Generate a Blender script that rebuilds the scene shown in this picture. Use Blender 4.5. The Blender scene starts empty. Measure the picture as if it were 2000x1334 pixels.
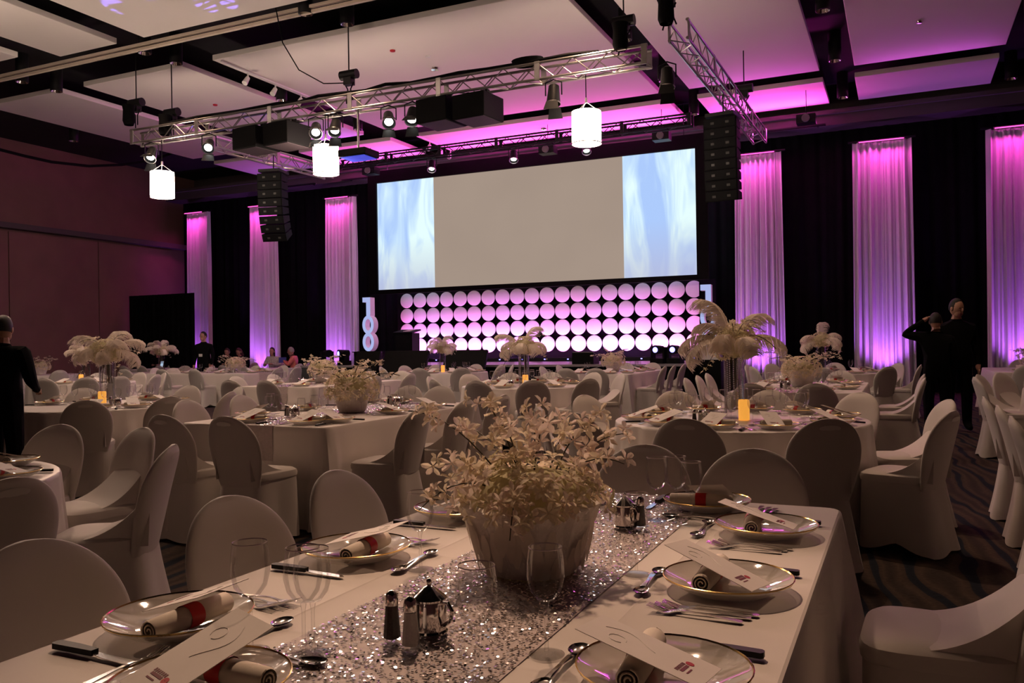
import bpy, bmesh, math, random
from mathutils import Vector, Matrix, Euler
random.seed(7)
R = math.radians
sc = bpy.context.scene
COL = sc.collection

# ------------------------------------------------------------------ camera
CAM_A = R(24.7); CAM_H = 1.34; CAM_F = 1650.0; CAM_ROLL = 0.0157; CAM_PITCH = 5.0 / 1650.0
CA, SA = math.cos(CAM_A), math.sin(CAM_A)
cam_d = bpy.data.cameras.new('camera'); cam = bpy.data.objects.new('camera', cam_d); COL.objects.link(cam)
cam_d.sensor_width = 36.0; cam_d.sensor_fit = 'HORIZONTAL'; cam_d.lens = 36.0 * CAM_F / 2000.0
cam_d.clip_start = 0.05; cam_d.clip_end = 200
_f = Vector((-SA * math.cos(CAM_PITCH), CA * math.cos(CAM_PITCH), math.sin(CAM_PITCH)))
_r0 = Vector((CA, SA, 0)); _u0 = _r0.cross(_f)
_u = _u0 * math.cos(CAM_ROLL) + _r0 * math.sin(CAM_ROLL)
_r = _r0 * math.cos(CAM_ROLL) - _u0 * math.sin(CAM_ROLL)
M = Matrix((_r, _u, -_f)).transposed().to_4x4(); M.translation = Vector((0, 0, CAM_H))
cam.matrix_world = M
sc.camera = cam

# ------------------------------------------------------------------ world, exposure
w = bpy.data.worlds.new('hall_ambient'); sc.world = w; w.use_nodes = True
w.node_tree.nodes['Background'].inputs[0].default_value = (0.9, 0.6, 0.5, 1)
w.node_tree.nodes['Background'].inputs[1].default_value = 0.004
sc.view_settings.view_transform = 'Standard'; sc.view_settings.look = 'None'
sc.view_settings.exposure = 0.0; sc.view_settings.gamma = 1.0; sc.view_settings.use_curve_mapping = False
try:
    sc.cycles.caustics_reflective = False; sc.cycles.caustics_refractive = False
    sc.cycles.max_bounces = 8; sc.cycles.transparent_max_bounces = 16
except Exception: pass

# ------------------------------------------------------------------ lights
WARM = (1.0, 0.62, 0.41)
def spot(name, loc, target, power, color, angle=60, blend=0.6, radius=0.08):
    l = bpy.data.lights.new(name, 'SPOT'); l.energy = power; l.color = color; l.spot_size = R(angle); l.spot_blend = blend
    l.shadow_soft_size = radius
    o = bpy.data.objects.new(name, l); COL.objects.link(o); o.location = loc
    o.rotation_euler = (Vector(target) - Vector(loc)).to_track_quat('-Z', 'Y').to_euler()
    return o
def area(name, loc, target, power, color, sx, sy, spread=180):
    l = bpy.data.lights.new(name, 'AREA'); l.energy = power; l.color = color; l.shape = 'RECTANGLE'; l.size = sx; l.size_y = sy
    l.spread = R(spread)
    o = bpy.data.objects.new(name, l); COL.objects.link(o); o.location = loc
    d = (Vector(target) - Vector(loc)).normalized()
    # local x stays along world X
    z = -d; x = Vector((1, 0, 0)); x = (x - z * x.dot(z)).normalized(); y = z.cross(x)
    m = Matrix((x, y, z)).transposed().to_4x4(); m.translation = Vector(loc); o.matrix_world = m
    return o
K_DOWN = 190
# recessed cans sit in the ceiling slots: the fixtures built below hang at exactly these spots
CANS = [(-9.1, 11.6), (-8.75, 12.3), (-13.03, 11.75), (-12.96, 12.45), (-16.69, 11.85), (-16.63, 12.6),
        (-1.13, 15.5), (-1.13, 18.4), (-1.15, 21.3), (-4.6, 15.3), (-4.58, 18.1), (-4.6, 21.1), (2.3, 18.3), (2.3, 21.5),
        (-12.8, 15.4), (-12.8, 18.4), (-20.2, 15.8), (-4.6, 11.9), (-1.13, 12.1), (2.3, 12.1),
        (-4.6, 8.0), (-1.13, 8.0), (-13.0, 8.0), (-4.6, 4.2), (-1.13, 4.2), (2.3, 6.0), (-8.75, 8.0), (-13.0, 4.2)]
LIT = {(-9.1, 11.6): 1.0, (-13.03, 11.75): 0.8, (-16.69, 11.85): 0.5, (-1.13, 15.5): 0.5, (-4.6, 15.3): 0.8, (-12.8, 15.4): 1.0,
       (-4.6, 11.9): 1.0, (-1.13, 12.1): 0.7, (2.3, 12.1): 0.7, (-4.6, 8.0): 1.0, (-1.13, 8.0): 0.8, (-13.0, 8.0): 0.7,
       (-8.75, 8.0): 0.9}
for (x, y), k in LIT.items():
    spot('can_lamp', (x, y, 6.93), (x, y, 0), K_DOWN * k, WARM, 95, 0.8, 0.09)
# drape lights: magenta strip above and violet flood below each column of sheer cloth
DRAPES = [(-22.25, 1.05, 1.1), (-19.35, 1.15, 1.3), (-16.2, 1.15, 1.2), (-3.25, 1.15, 1.28), (-0.35, 1.3, 1.4), (2.55, 1.4, 1.5)]
MAG = (1.0, 0.06, 0.62); VIO = (0.55, 0.13, 1.0)
for x, wt, wb in DRAPES:
    area('drape_top_strip_lamp', (x, 21.93, 6.14), (x, 22.25, 5.0), 12, MAG, wt * 0.75, 0.05, 130)
    spot('drape_foot_lamp', (x, 21.62, 0.12), (x, 22.25, 2.4), 190, VIO, 75, 0.7, 0.06)
# unseen soffit lights throw magenta and violet up at the ceiling panels
for x0, x1, p, c in ((-12.0, -5.0, 340, MAG), (-16.0, -12.9, 120, MAG), (-4.2, -1.5, 110, MAG), (-19.3, -16.9, 4, VIO)):
    area('ceiling_wash_lamp', ((x0 + x1) / 2, 21.95, 6.62), ((x0 + x1) / 2, 20.2, 7.1), p, c, (x1 - x0) * 0.92, 0.05, 170)
for x0, x1, p, c in ((-16.1, -13.2, 14, (0.50, 0.10, 1.0)), (-4.3, -1.5, 5, (0.7, 0.10, 0.9)), (-0.8, 1.95, 7.5, (0.72, 0.10, 0.85)), (-12.3, -5.0, 6, (1.0, 0.10, 0.7))):
    area('added_slot_wash_lamp', ((x0 + x1) / 2, 19.45, 6.72), ((x0 + x1) / 2, 16.9, 7.1), p, c, (x1 - x0) * 0.92, 0.05, 150)  # added washes without a fixture, tinting the panels before the slot
spot('added_wall_wash_lamp', (-20.2, 13.0, 6.9), (-23.7, 12.0, 5.9), 150, (1.0, 0.34, 0.20), 90, 0.9, 0.1)  # added red spot without a fixture, for the glow on the side wall
# disc wall: row of colour floods on the stage lip
for i in range(6):
    x = -12.9 + i * 1.5
    area('disc_wall_flood_lamp', (x, 21.42, 0.99), (x, 22.0, 1.62), 28, (1.0, 0.24, 0.80) if i % 2 else (0.82, 0.28, 1.0), 1.4, 0.06, 150)
area('disc_wall_edge_lamp', (-13.9, 21.5, 1.0), (-13.6, 22.0, 2.6), 5, (1.0, 0.03, 0.4), 0.3, 0.06, 120)
# lit par cans on the truss throwing forward over the tables
spot('truss_par_lamp', (-13.3, 12.0, 5.05), (-5.0, 3.2, 0.75), 300, WARM, 38, 0.7, 0.09)
spot('truss_par_lamp', (-11.8, 12.0, 5.08), (-2.0, 2.2, 0.75), 400, WARM, 34, 0.7, 0.09)
spot('truss_par_lamp', (-7.75, 12.0, 5.05), (-2.0, 6.5, 0.75), 250, WARM, 44, 0.7, 0.09)
# unseen par cans overhead; the last is added to brighten the foreground table
UNSEEN_PARS = [(-9.3, 7.0, 6.5, (-0.7, 2.1, 0.75), 1500, 32), (-10.6, 6.6, 6.5, (-4.4, 3.6, 0.75), 450, 50), (-1.2, 9.0, 6.6, (-1.4, 5.6, 0.75), 420, 60), (-2.8, 5.1, 6.85, (-0.62, 1.62, 0.75), 1050, 22)]
for x, y, z, tg_, pw, an in UNSEEN_PARS:
    d_ = (Vector(tg_) - Vector((x, y, z - 0.14))).normalized() * 0.42
    spot('unseen_par_lamp', (x + d_.x, y + d_.y, z - 0.14 + d_.z), tg_, pw, WARM, an, 0.8, 0.12)
# moving heads: blobs of violet on the near ceiling panel
for tx, ty, ang in ((-11.84, 10.2, 1.3), (-11.0, 10.35, 1.6), (-11.0, 10.8, 1.2), (-10.5, 10.75, 1.0), (-10.1, 10.85, 0.8)):
    spot('moving_head_beam_lamp', (-13.8, 18.6, 1.25), (tx, ty, 7.1), 9000, (0.22, 0.14, 1.0), ang * 2, 0.25, 0.02)

# ------------------------------------------------------------------ materials
def nmat(name):
    m = bpy.data.materials.new(name); m.use_nodes = True
    return m, m.node_tree, m.node_tree.nodes['Principled BSDF']
def mat(name, col, rough=0.6, metal=0.0, var=0.06, scale=6.0, bump=0.0, bscale=80.0, spec=0.5, trans=0.0, ior=1.45, coat=0.0, sheen=0.0, emit=None, estr=0.0, aniso=(1, 1, 1)):
    m, nt, b = nmat(name); N = nt.nodes; L = nt.links
    tc = N.new('ShaderNodeTexCoord')
    mp = N.new('ShaderNodeMapping'); mp.inputs['Scale'].default_value = aniso; L.new(tc.outputs['Object'], mp.inputs[0])
    if var > 0:
        n = N.new('ShaderNodeTexNoise'); n.inputs['Scale'].default_value = scale; n.inputs['Detail'].default_value = 4
        L.new(mp.outputs[0], n.inputs['Vector'])
        r = N.new('ShaderNodeValToRGB')
        r.color_ramp.elements[0].position = 0.3; r.color_ramp.elements[1].position = 0.7
        r.color_ramp.elements[0].color = tuple(max(0, c * (1 - var)) for c in col) + (1,)
        r.color_ramp.elements[1].color = tuple(min(1, c * (1 + var)) for c in col) + (1,)
        L.new(n.outputs['Fac'], r.inputs[0]); L.new(r.outputs[0], b.inputs['Base Color'])
    else:
        b.inputs['Base Color'].default_value = tuple(col) + (1,)
    if bump > 0:
        n2 = N.new('ShaderNodeTexNoise'); n2.inputs['Scale'].default_value = bscale; n2.inputs['Detail'].default_value = 3
        L.new(mp.outputs[0], n2.inputs['Vector'])
        bp = N.new('ShaderNodeBump'); bp.inputs['Strength'].default_value = bump; bp.inputs['Distance'].default_value = 0.01
        L.new(n2.outputs['Fac'], bp.inputs['Height']); L.new(bp.outputs[0], b.inputs['Normal'])
    b.inputs['Roughness'].default_value = rough; b.inputs['Metallic'].default_value = metal
    b.inputs['Specular IOR Level'].default_value = spec; b.inputs['IOR'].default_value = ior
    b.inputs['Transmission Weight'].default_value = trans; b.inputs['Coat Weight'].default_value = coat
    b.inputs['Sheen Weight'].default_value = sheen
    if emit:
        b.inputs['Emission Color'].default_value = tuple(emit) + (1,); b.inputs['Emission Strength'].default_value = estr
    return m
def thin_glass(name, tint=(1, 1, 1), clear=0.93, rough=0.02, body=None, bodyfac=0.0, gloss=0.48):
    """thin walled glass: fresnel gloss over see-through, with an optional milky body"""
    m = bpy.data.materials.new(name); m.use_nodes = True; nt = m.node_tree; N = nt.nodes; L = nt.links
    N.remove(N['Principled BSDF']); out = N['Material Output']
    t = N.new('ShaderNodeBsdfTransparent'); t.inputs[0].default_value = tuple(c * clear for c in tint) + (1,)
    g = N.new('ShaderNodeBsdfGlossy'); g.inputs['Roughness'].default_value = rough
    lw = N.new('ShaderNodeLayerWeight'); lw.inputs[0].default_value = 0.25
    nz = N.new('ShaderNodeTexNoise'); nz.inputs['Scale'].default_value = 40
    mu = N.new('ShaderNodeMath'); mu.operation = 'MULTIPLY_ADD'; mu.inputs[1].default_value = gloss; mu.inputs[2].default_value = 0.02
    L.new(lw.outputs['Fresnel'], mu.inputs[0])
    src = t
    if body:
        d = N.new('ShaderNodeBsdfDiffuse'); d.inputs[0].default_value = tuple(body) + (1,)
        mx0 = N.new('ShaderNodeMixShader'); mx0.inputs[0].default_value = bodyfac
        L.new(t.outputs[0], mx0.inputs[1]); L.new(d.outputs[0], mx0.inputs[2]); src = mx0
    mx = N.new('ShaderNodeMixShader'); L.new(mu.outputs[0], mx.inputs[0]); L.new(src.outputs[0], mx.inputs[1]); L.new(g.outputs[0], mx.inputs[2])
    L.new(mx.outputs[0], out.inputs['Surface'])
    return m
def emat(name, col, s, var=0.03, scale=3.0):
    m = bpy.data.materials.new(name); m.use_nodes = True; nt = m.node_tree; N = nt.nodes; L = nt.links
    N.remove(N['Principled BSDF']); e = N.new('ShaderNodeEmission'); e.inputs[1].default_value = s
    n = N.new('ShaderNodeTexNoise'); n.inputs['Scale'].default_value = scale
    tc = N.new('ShaderNodeTexCoord'); L.new(tc.outputs['Object'], n.inputs['Vector'])
    r = N.new('ShaderNodeValToRGB'); r.color_ramp.elements[0].color = tuple(c * (1 - var) for c in col) + (1,); r.color_ramp.elements[1].color = tuple(col) + (1,)
    L.new(n.outputs['Fac'], r.inputs[0]); L.new(r.outputs[0], e.inputs[0]); L.new(e.outputs[0], N['Material Output'].inputs['Surface'])
    return m
MT = {}
MT['spandex'] = mat('white_spandex', (0.58, 0.535, 0.49), 0.62, var=0.03, scale=3, bump=0.03, bscale=400, sheen=0.25, spec=0.25)
MT['spandex_lit_grip'] = mat('white_spandex_lit_grip', (0.74, 0.70, 0.65), 0.5, var=0.02, sheen=0.2, spec=0.3)  # lighter colour stands for light coming through the grip opening
MT['cloth'] = mat('white_table_linen', (0.70, 0.645, 0.59), 0.7, var=0.03, scale=2, bump=0.05, bscale=300, sheen=0.2, spec=0.2)
MT['satin'] = mat('white_satin_cloth', (0.70, 0.65, 0.60), 0.42, var=0.03, scale=2, bump=0.04, bscale=200, sheen=0.2, spec=0.4)
MT['runner'] = mat('silver_mesh_runner', (0.52, 0.44, 0.42), 0.55, var=0.10, scale=60, bump=0.3, bscale=500)
MT['sequin'] = mat('silver_sequin', (0.95, 0.90, 0.90), 0.12, 1.0, var=0.02)
MT['black_cloth'] = mat('black_drape_cloth', (0.006, 0.006, 0.007), 0.9, var=0.2, scale=3, spec=0.1)
MT['black'] = mat('black_plastic', (0.004, 0.004, 0.0045), 0.55, spec=0.12, var=0.15, scale=8)
MT['black_metal'] = mat('black_painted_metal', (0.012, 0.012, 0.013), 0.45, 0.0, spec=0.3, var=0.15, scale=10)
MT['grille'] = mat('speaker_grille', (0.005, 0.005, 0.0055), 0.7, spec=0.12, var=0.25, scale=120, bump=0.4, bscale=300)
MT['alu'] = mat('truss_aluminium', (0.46, 0.44, 0.42), 0.32, 0.9, var=0.06, scale=12)
MT['chrome'] = mat('polished_silver', (0.80, 0.78, 0.76), 0.10, 1.0, var=0.03, scale=10)
MT['steel'] = mat('cutlery_steel', (0.70, 0.68, 0.67), 0.16, 1.0, var=0.03, scale=10)
MT['sheer'] = mat('sheer_white_drape', (0.80, 0.78, 0.80), 0.7, var=0.02, scale=4, sheen=0.3, spec=0.2)
MT['panel'] = mat('ceiling_panel_paint', (0.82, 0.775, 0.735), 0.8, var=0.02, scale=0.6)
MT['plenum'] = mat('plenum_black_paint', (0.008, 0.008, 0.009), 0.9, var=0.2, scale=2)
MT['track_cream'] = mat('cream_track_rail', (0.72, 0.62, 0.50), 0.5, var=0.03)
MT['wall'] = mat('brown_wall_fabric', (0.24, 0.13, 0.11), 0.85, var=0.08, scale=1.2)
MT['backwall'] = mat('dark_soffit_paint', (0.10, 0.085, 0.085), 0.85, var=0.05, scale=1)
MT['stage'] = mat('stage_deck', (0.30, 0.28, 0.29), 0.28, var=0.08, scale=4)
MT['white_paint'] = mat('white_paint', (0.78, 0.77, 0.76), 0.5, var=0.02)
MT['disc'] = mat('white_disc_panel', (0.86, 0.84, 0.86), 0.7, var=0.02)
MT['paper'] = mat('menu_card_paper', (0.74, 0.69, 0.64), 0.7, var=0.03, scale=12)
MT['ink'] = mat('maroon_print', (0.16, 0.02, 0.03), 0.6, var=0.1)
MT['ink_red'] = mat('red_print', (0.45, 0.02, 0.03), 0.6, var=0.1)
MT['emboss'] = mat('embossed_curl', (0.9, 0.86, 0.82), 0.6, var=0.02)
MT['napkin'] = mat('cream_napkin', (0.74, 0.66, 0.55), 0.8, var=0.05, scale=20)
MT['band'] = mat('red_ribbon', (0.62, 0.015, 0.012), 0.45, var=0.06, scale=20)
MT['gold'] = mat('gold_rim', (0.85, 0.58, 0.22), 0.2, 1.0, var=0.04)
MT['glass'] = thin_glass('clear_glass', clear=0.975, gloss=0.36)
MT['vase_glass'] = thin_glass('vase_glass', clear=0.95)
MT['plate'] = thin_glass('milky_glass_plate', clear=0.92, rough=0.04, body=(0.80, 0.74, 0.66), bodyfac=0.5, gloss=0.30)
MT['knife_black'] = mat('black_knife_handle', (0.008, 0.007, 0.007), 0.5, spec=0.2, var=0.2, scale=30)
MT['pepper'] = mat('ground_pepper', (0.05, 0.035, 0.03), 0.8, var=0.4, scale=300)
MT['salt'] = mat('white_salt', (0.75, 0.72, 0.70), 0.8, var=0.08, scale=300)
def thru(name, col, fac=0.45, var=0.1, scale=30):
    m = bpy.data.materials.new(name); m.use_nodes = True; nt = m.node_tree; N = nt.nodes; L = nt.links; N.remove(N['Principled BSDF'])
    tc = N.new('ShaderNodeTexCoord'); n = N.new('ShaderNodeTexNoise'); n.inputs['Scale'].default_value = scale; L.new(tc.outputs['Object'], n.inputs['Vector'])
    r = N.new('ShaderNodeValToRGB'); r.color_ramp.elements[0].position = 0.3; r.color_ramp.elements[1].position = 0.7
    r.color_ramp.elements[0].color = tuple(c * (1 - var) for c in col) + (1,); r.color_ramp.elements[1].color = tuple(min(1, c * (1 + var)) for c in col) + (1,)
    L.new(n.outputs['Fac'], r.inputs[0]); d = N.new('ShaderNodeBsdfDiffuse'); t = N.new('ShaderNodeBsdfTranslucent'); L.new(r.outputs[0], d.inputs[0]); L.new(r.outputs[0], t.inputs[0])
    mx = N.new('ShaderNodeMixShader'); mx.inputs[0].default_value = fac; L.new(d.outputs[0], mx.inputs[1]); L.new(t.outputs[0], mx.inputs[2]); L.new(mx.outputs[0], N['Material Output'].inputs['Surface'])
    return m
MT['petal'] = thru('cream_orchid_petal', (0.84, 0.75, 0.58)); MT['petal_g'] = thru('greenish_petal', (0.72, 0.67, 0.44)); MT['petal_p'] = thru('blush_orchid_petal', (0.88, 0.76, 0.66)); MT['feather'] = thru('ostrich_feather', (0.88, 0.81, 0.73), 0.4, 0.05)
MT['stem'] = mat('dark_stem', (0.05, 0.045, 0.02), 0.6, var=0.2, scale=30)
MT['tulle'] = mat('white_feather_wrap', (0.74, 0.68, 0.64), 0.9, var=0.08, scale=25, bump=0.6, bscale=60, sheen=0.4)
MT['crystal'] = mat('crystal_bead', (0.92, 0.92, 0.95), 0.05, 0.6, var=0.02)
MT['candle'] = mat('amber_led_candle', (0.85, 0.50, 0.16), 0.6, var=0.06, scale=8, emit=(1.0, 0.42, 0.06), estr=0.75)
MT['shade'] = emat('lit_drum_shade', (1.0, 0.75, 0.59), 44.0, 0.02)
MT['lens_white'] = emat('lit_lens', (1.0, 0.95, 0.88), 9.0)
MT['lens_blue'] = emat('blue_lens', (0.22, 0.20, 1.0), 5.0)
MT['lens_dim'] = emat('dim_can_lamp', (1.0, 0.78, 0.58), 1.6)
MT['led_pink'] = emat('pink_led_strip', (1.0, 0.08, 0.4), 3.0)
MT['sign_face'] = emat('lit_sign_face', (0.50, 0.58, 1.0), 0.85, 0.10, 1.5)
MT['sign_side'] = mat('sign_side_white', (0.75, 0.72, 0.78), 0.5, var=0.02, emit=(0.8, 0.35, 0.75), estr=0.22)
MT['skin'] = mat('skin', (0.46, 0.26, 0.18), 0.55, var=0.06, scale=12)
MT['hair'] = mat('dark_hair', (0.012, 0.009, 0.008), 0.6, var=0.3, scale=60)
MT['hair_brown'] = mat('brown_hair', (0.06, 0.02, 0.014), 0.6, var=0.3, scale=60)
MT['hair_grey'] = mat('grey_hair', (0.42, 0.38, 0.36), 0.6, var=0.2, scale=60)
MT['suit'] = mat('black_suit', (0.005, 0.005, 0.006), 0.9, spec=0.1, var=0.15, scale=20)
MT['trousers'] = mat('black_trousers', (0.004, 0.004, 0.005), 0.9, spec=0.1, var=0.15, scale=20)
MT['salmon'] = mat('salmon_shirt', (0.80, 0.27, 0.20), 0.7, var=0.06, scale=15)
MT['white_shirt'] = mat('white_patterned_shirt', (0.62, 0.60, 0.52), 0.7, var=0.25, scale=35)
MT['blue_paper'] = mat('blue_folder', (0.03, 0.04, 0.30), 0.5, var=0.05)

def carpet_mat():
    m, nt, b = nmat('patterned_carpet'); N = nt.nodes; L = nt.links
    tc = N.new('ShaderNodeTexCoord')
    mp = N.new('ShaderNodeMapping'); mp.inputs['Rotation'].default_value = (0, 0, R(-24)); mp.inputs['Scale'].default_value = (1, 0.34, 1); L.new(tc.outputs['Object'], mp.inputs[0])
    w1 = N.new('ShaderNodeTexWave'); w1.wave_type = 'BANDS'; w1.inputs['Scale'].default_value = 1.5; w1.inputs['Distortion'].default_value = 7; w1.inputs['Detail'].default_value = 2; w1.inputs['Detail Scale'].default_value = 1.3
    L.new(mp.outputs[0], w1.inputs['Vector'])
    r = N.new('ShaderNodeValToRGB'); e = r.color_ramp.elements
    e[0].position = 0.0; e[0].color = (0.016, 0.020, 0.032, 1); e[1].position = 0.12; e[1].color = (0.022, 0.026, 0.038, 1)
    x = e.new(0.17); x.color = (0.075, 0.052, 0.042, 1); x = e.new(0.6); x.color = (0.10, 0.068, 0.052, 1); x = e.new(1.0); x.color = (0.055, 0.04, 0.034, 1)
    L.new(w1.outputs['Fac'], r.inputs[0])
    n = N.new('ShaderNodeTexNoise'); n.inputs['Scale'].default_value = 38; n.inputs['Detail'].default_value = 5; L.new(tc.outputs['Object'], n.inputs['Vector'])
    mx = N.new('ShaderNodeMixRGB'); mx.blend_type = 'MULTIPLY'; mx.inputs[0].default_value = 0.7; L.new(r.outputs[0], mx.inputs[1]); L.new(n.outputs['Fac'], mx.inputs[2])
    L.new(mx.outputs[0], b.inputs['Base Color']); b.inputs['Roughness'].default_value = 0.95; b.inputs['Specular IOR Level'].default_value = 0.1
    bp = N.new('ShaderNodeBump'); bp.inputs['Strength'].default_value = 0.6; n3 = N.new('ShaderNodeTexNoise'); n3.inputs['Scale'].default_value = 300; L.new(tc.outputs['Object'], n3.inputs['Vector'])
    L.new(n3.outputs['Fac'], bp.inputs['Height']); L.new(bp.outputs[0], b.inputs['Normal'])
    return m
MT['carpet'] = carpet_mat()

def screen_mat():
    """projected picture: beige blank centre, pale blue petal photographs at both ends (x -4.82..4.82, z 0..3.2)"""
    m = bpy.data.materials.new('projected_picture'); m.use_nodes = True; nt = m.node_tree; N = nt.nodes; L = nt.links
    N.remove(N['Principled BSDF'])
    tc = N.new('ShaderNodeTexCoord'); sp = N.new('ShaderNodeSeparateXYZ'); L.new(tc.outputs['Object'], sp.inputs[0])
    def math_(op, a, b=None):
        n = N.new('ShaderNodeMath'); n.operation = op
        for i, v in enumerate((a, b)):
            if v is None: continue
            if isinstance(v, (int, float)): n.inputs[i].default_value = v
            else: L.new(v, n.inputs[i])
        return n.outputs[0]
    x, z = sp.outputs[0], sp.outputs[2]
    side = math_('ADD', math_('LESS_THAN', x, -2.86), math_('GREATER_THAN', x, 2.88))
    # petals: stretched noise radiating from the lower corner
    mp = N.new('ShaderNodeMapping'); mp.inputs['Scale'].default_value = (1.4, 1, 0.35); mp.inputs['Rotation'].default_value = (0, R(28), 0); L.new(tc.outputs['Object'], mp.inputs[0])
    n = N.new('ShaderNodeTexNoise'); n.inputs['Scale'].default_value = 1.1; n.inputs['Detail'].default_value = 3; n.inputs['Distortion'].default_value = 1.2; L.new(mp.outputs[0], n.inputs['Vector'])
    r = N.new('ShaderNodeValToRGB'); e = r.color_ramp.elements
    e[0].position = 0.36; e[0].color = (0.42, 0.60, 0.98, 1); e[1].position = 0.62; e[1].color = (0.80, 1.0, 1.0, 1); k = e.new(0.5); k.color = (0.58, 0.78, 1.0, 1)
    L.new(n.outputs['Fac'], r.inputs[0])
    low = N.new('ShaderNodeMapRange'); low.inputs[1].default_value = 0.1; low.inputs[2].default_value = 1.5; low.inputs[3].default_value = 0.62; low.inputs[4].default_value = 0.0; L.new(z, low.inputs[0])
    mx = N.new('ShaderNodeMixRGB'); L.new(low.outputs[0], mx.inputs[0]); L.new(r.outputs[0], mx.inputs[1]); mx.inputs[2].default_value = (0.48, 0.46, 0.62, 1)
    n2 = N.new('ShaderNodeTexNoise'); n2.inputs['Scale'].default_value = 0.5; L.new(tc.outputs['Object'], n2.inputs['Vector'])
    rc = N.new('ShaderNodeValToRGB'); rc.color_ramp.elements[0].color = (0.345, 0.265, 0.215, 1); rc.color_ramp.elements[1].color = (0.40, 0.31, 0.25, 1); L.new(n2.outputs['Fac'], rc.inputs[0])
    m2 = N.new('ShaderNodeMixRGB'); L.new(side, m2.inputs[0]); L.new(rc.outputs[0], m2.inputs[1]); L.new(mx.outputs[0], m2.inputs[2])
    em = N.new('ShaderNodeEmission'); L.new(m2.outputs[0], em.inputs[0])
    L.new(em.outputs[0], N['Material Output'].inputs['Surface'])
    return m
MT['picture'] = screen_mat()

# ------------------------------------------------------------------ mesh helpers
class MB:
    def __init__(s): s.v = []; s.f = []; s.mi = []; s.cur = 0
    def add(s, vs, fs):
        o = len(s.v); s.v += [tuple(p) for p in vs]; s.f += [tuple(i + o for i in f) for f in fs]; s.mi += [s.cur] * len(fs)
    def box(s, c, d, rz=0.0, m=None):
        hx, hy, hz = d[0] / 2, d[1] / 2, d[2] / 2
        P = [Vector((x, y, z)) for x in (-hx, hx) for y in (-hy, hy) for z in (-hz, hz)]
        if m is not None: P = [m @ p for p in P]
        if rz: P = [Matrix.Rotation(rz, 3, 'Z') @ p for p in P]
        s.add([p + Vector(c) for p in P], [(0, 1, 3, 2), (4, 6, 7, 5), (0, 4, 5, 1), (2, 3, 7, 6), (0, 2, 6, 4), (1, 5, 7, 3)])
    def frame(s, d):
        d = Vector(d).normalized(); a = Vector((0, 0, 1)) if abs(d.z) < 0.95 else Vector((1, 0, 0))
        x = d.cross(a).normalized(); y = d.cross(x).normalized(); return x, y
    def cyl(s, p0, p1, r0, r1=None, n=10, cap=True):
        r1 = r0 if r1 is None else r1; p0 = Vector(p0); p1 = Vector(p1); x, y = s.frame(p1 - p0)
        vs = []
        for p, r in ((p0, r0), (p1, r1)):
            for i in range(n):
                t = 2 * math.pi * i / n; vs.append(p + x * (r * math.cos(t)) + y * (r * math.sin(t)))
        fs = [(i, (i + 1) % n, n + (i + 1) % n, n + i) for i in range(n)]
        if cap: fs += [tuple(range(n))[::-1], tuple(range(n, 2 * n))]
        s.add(vs, fs)
    def lathe(s, prof, n=24, c=(0, 0, 0), close=False):
        vs = []; fs = []
        for r, z in prof:
            for i in range(n):
                t = 2 * math.pi * i / n; vs.append((c[0] + r * math.cos(t), c[1] + r * math.sin(t), c[2] + z))
        for k in range(len(prof) - 1):
            for i in range(n): fs.append((k * n + i, k * n + (i + 1) % n, (k + 1) * n + (i + 1) % n, (k + 1) * n + i))
        if close: fs += [tuple(range(n))[::-1], tuple(range((len(prof) - 1) * n, len(prof) * n))]
        s.add(vs, fs)
    def tube(s, pts, r, n=6, r1=None):
        pts = [Vector(p) for p in pts]; vs = []; fs = []; m = len(pts)
        px = None
        for k, p in enumerate(pts):
            d = (pts[min(k + 1, m - 1)] - pts[max(k - 1, 0)])
            if px is None: x, y = s.frame(d)
            else:
                dn = d.normalized(); x = (px - dn * px.dot(dn)).normalized(); y = dn.cross(x)
            px = x; rr = r if r1 is None else r + (r1 - r) * k / (m - 1)
            for i in range(n):
                t = 2 * math.pi * i / n; vs.append(p + x * (rr * math.cos(t)) + y * (rr * math.sin(t)))
        for k in range(m - 1):
            for i in range(n): fs.append((k * n + i, k * n + (i + 1) % n, (k + 1) * n + (i + 1) % n, (k + 1) * n + i))
        fs += [tuple(range(n))[::-1], tuple(range((m - 1) * n, m * n))]
        s.add(vs, fs)
    def ellipsoid(s, c, r, n=12, k=8):
        prof = [(max(1e-4, math.sin(math.pi * i / k)), -math.cos(math.pi * i / k)) for i in range(k + 1)]
        o = len(s.v); s.lathe(prof, n)
        for i in range(o, len(s.v)):
            p = s.v[i]; s.v[i] = (c[0] + p[0] * r[0], c[1] + p[1] * r[1], c[2] + p[2] * r[2])
    def mesh(s, name, mats, smooth=True):
        me = bpy.data.meshes.new(name); me.from_pydata(s.v, [], s.f)
        if not isinstance(mats, (list, tuple)): mats = [mats]
        for mm in mats: me.materials.append(MT[mm] if isinstance(mm, str) else mm)
        if len(mats) > 1: me.polygons.foreach_set('material_index', s.mi)
        if smooth:
            me.polygons.foreach_set('use_smooth', [True] * len(me.polygons))
            try: me.set_sharp_from_angle(angle=R(38))
            except Exception: pass
        me.update(); return me
def obj(name, me, parent=None, loc=(0, 0, 0), rot=(0, 0, 0), scale=(1, 1, 1)):
    o = bpy.data.objects.new(name, me); COL.objects.link(o); o.location = loc; o.rotation_euler = rot; o.scale = scale
    if parent is not None: o.parent = parent
    return o
def empty(name, loc=(0, 0, 0), rz=0.0):
    o = bpy.data.objects.new(name, None); COL.objects.link(o); o.location = loc; o.rotation_euler = (0, 0, rz); o.empty_display_size = 0.1
    return o
def tag(o, label, cat, group=None, kind=None):
    o['label'] = label; o['category'] = cat
    if group: o['group'] = group
    if kind: o['kind'] = kind
    return o
def struct(o, label=None):
    o['kind'] = 'structure'
    if label: o['label'] = label
    return o
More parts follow.
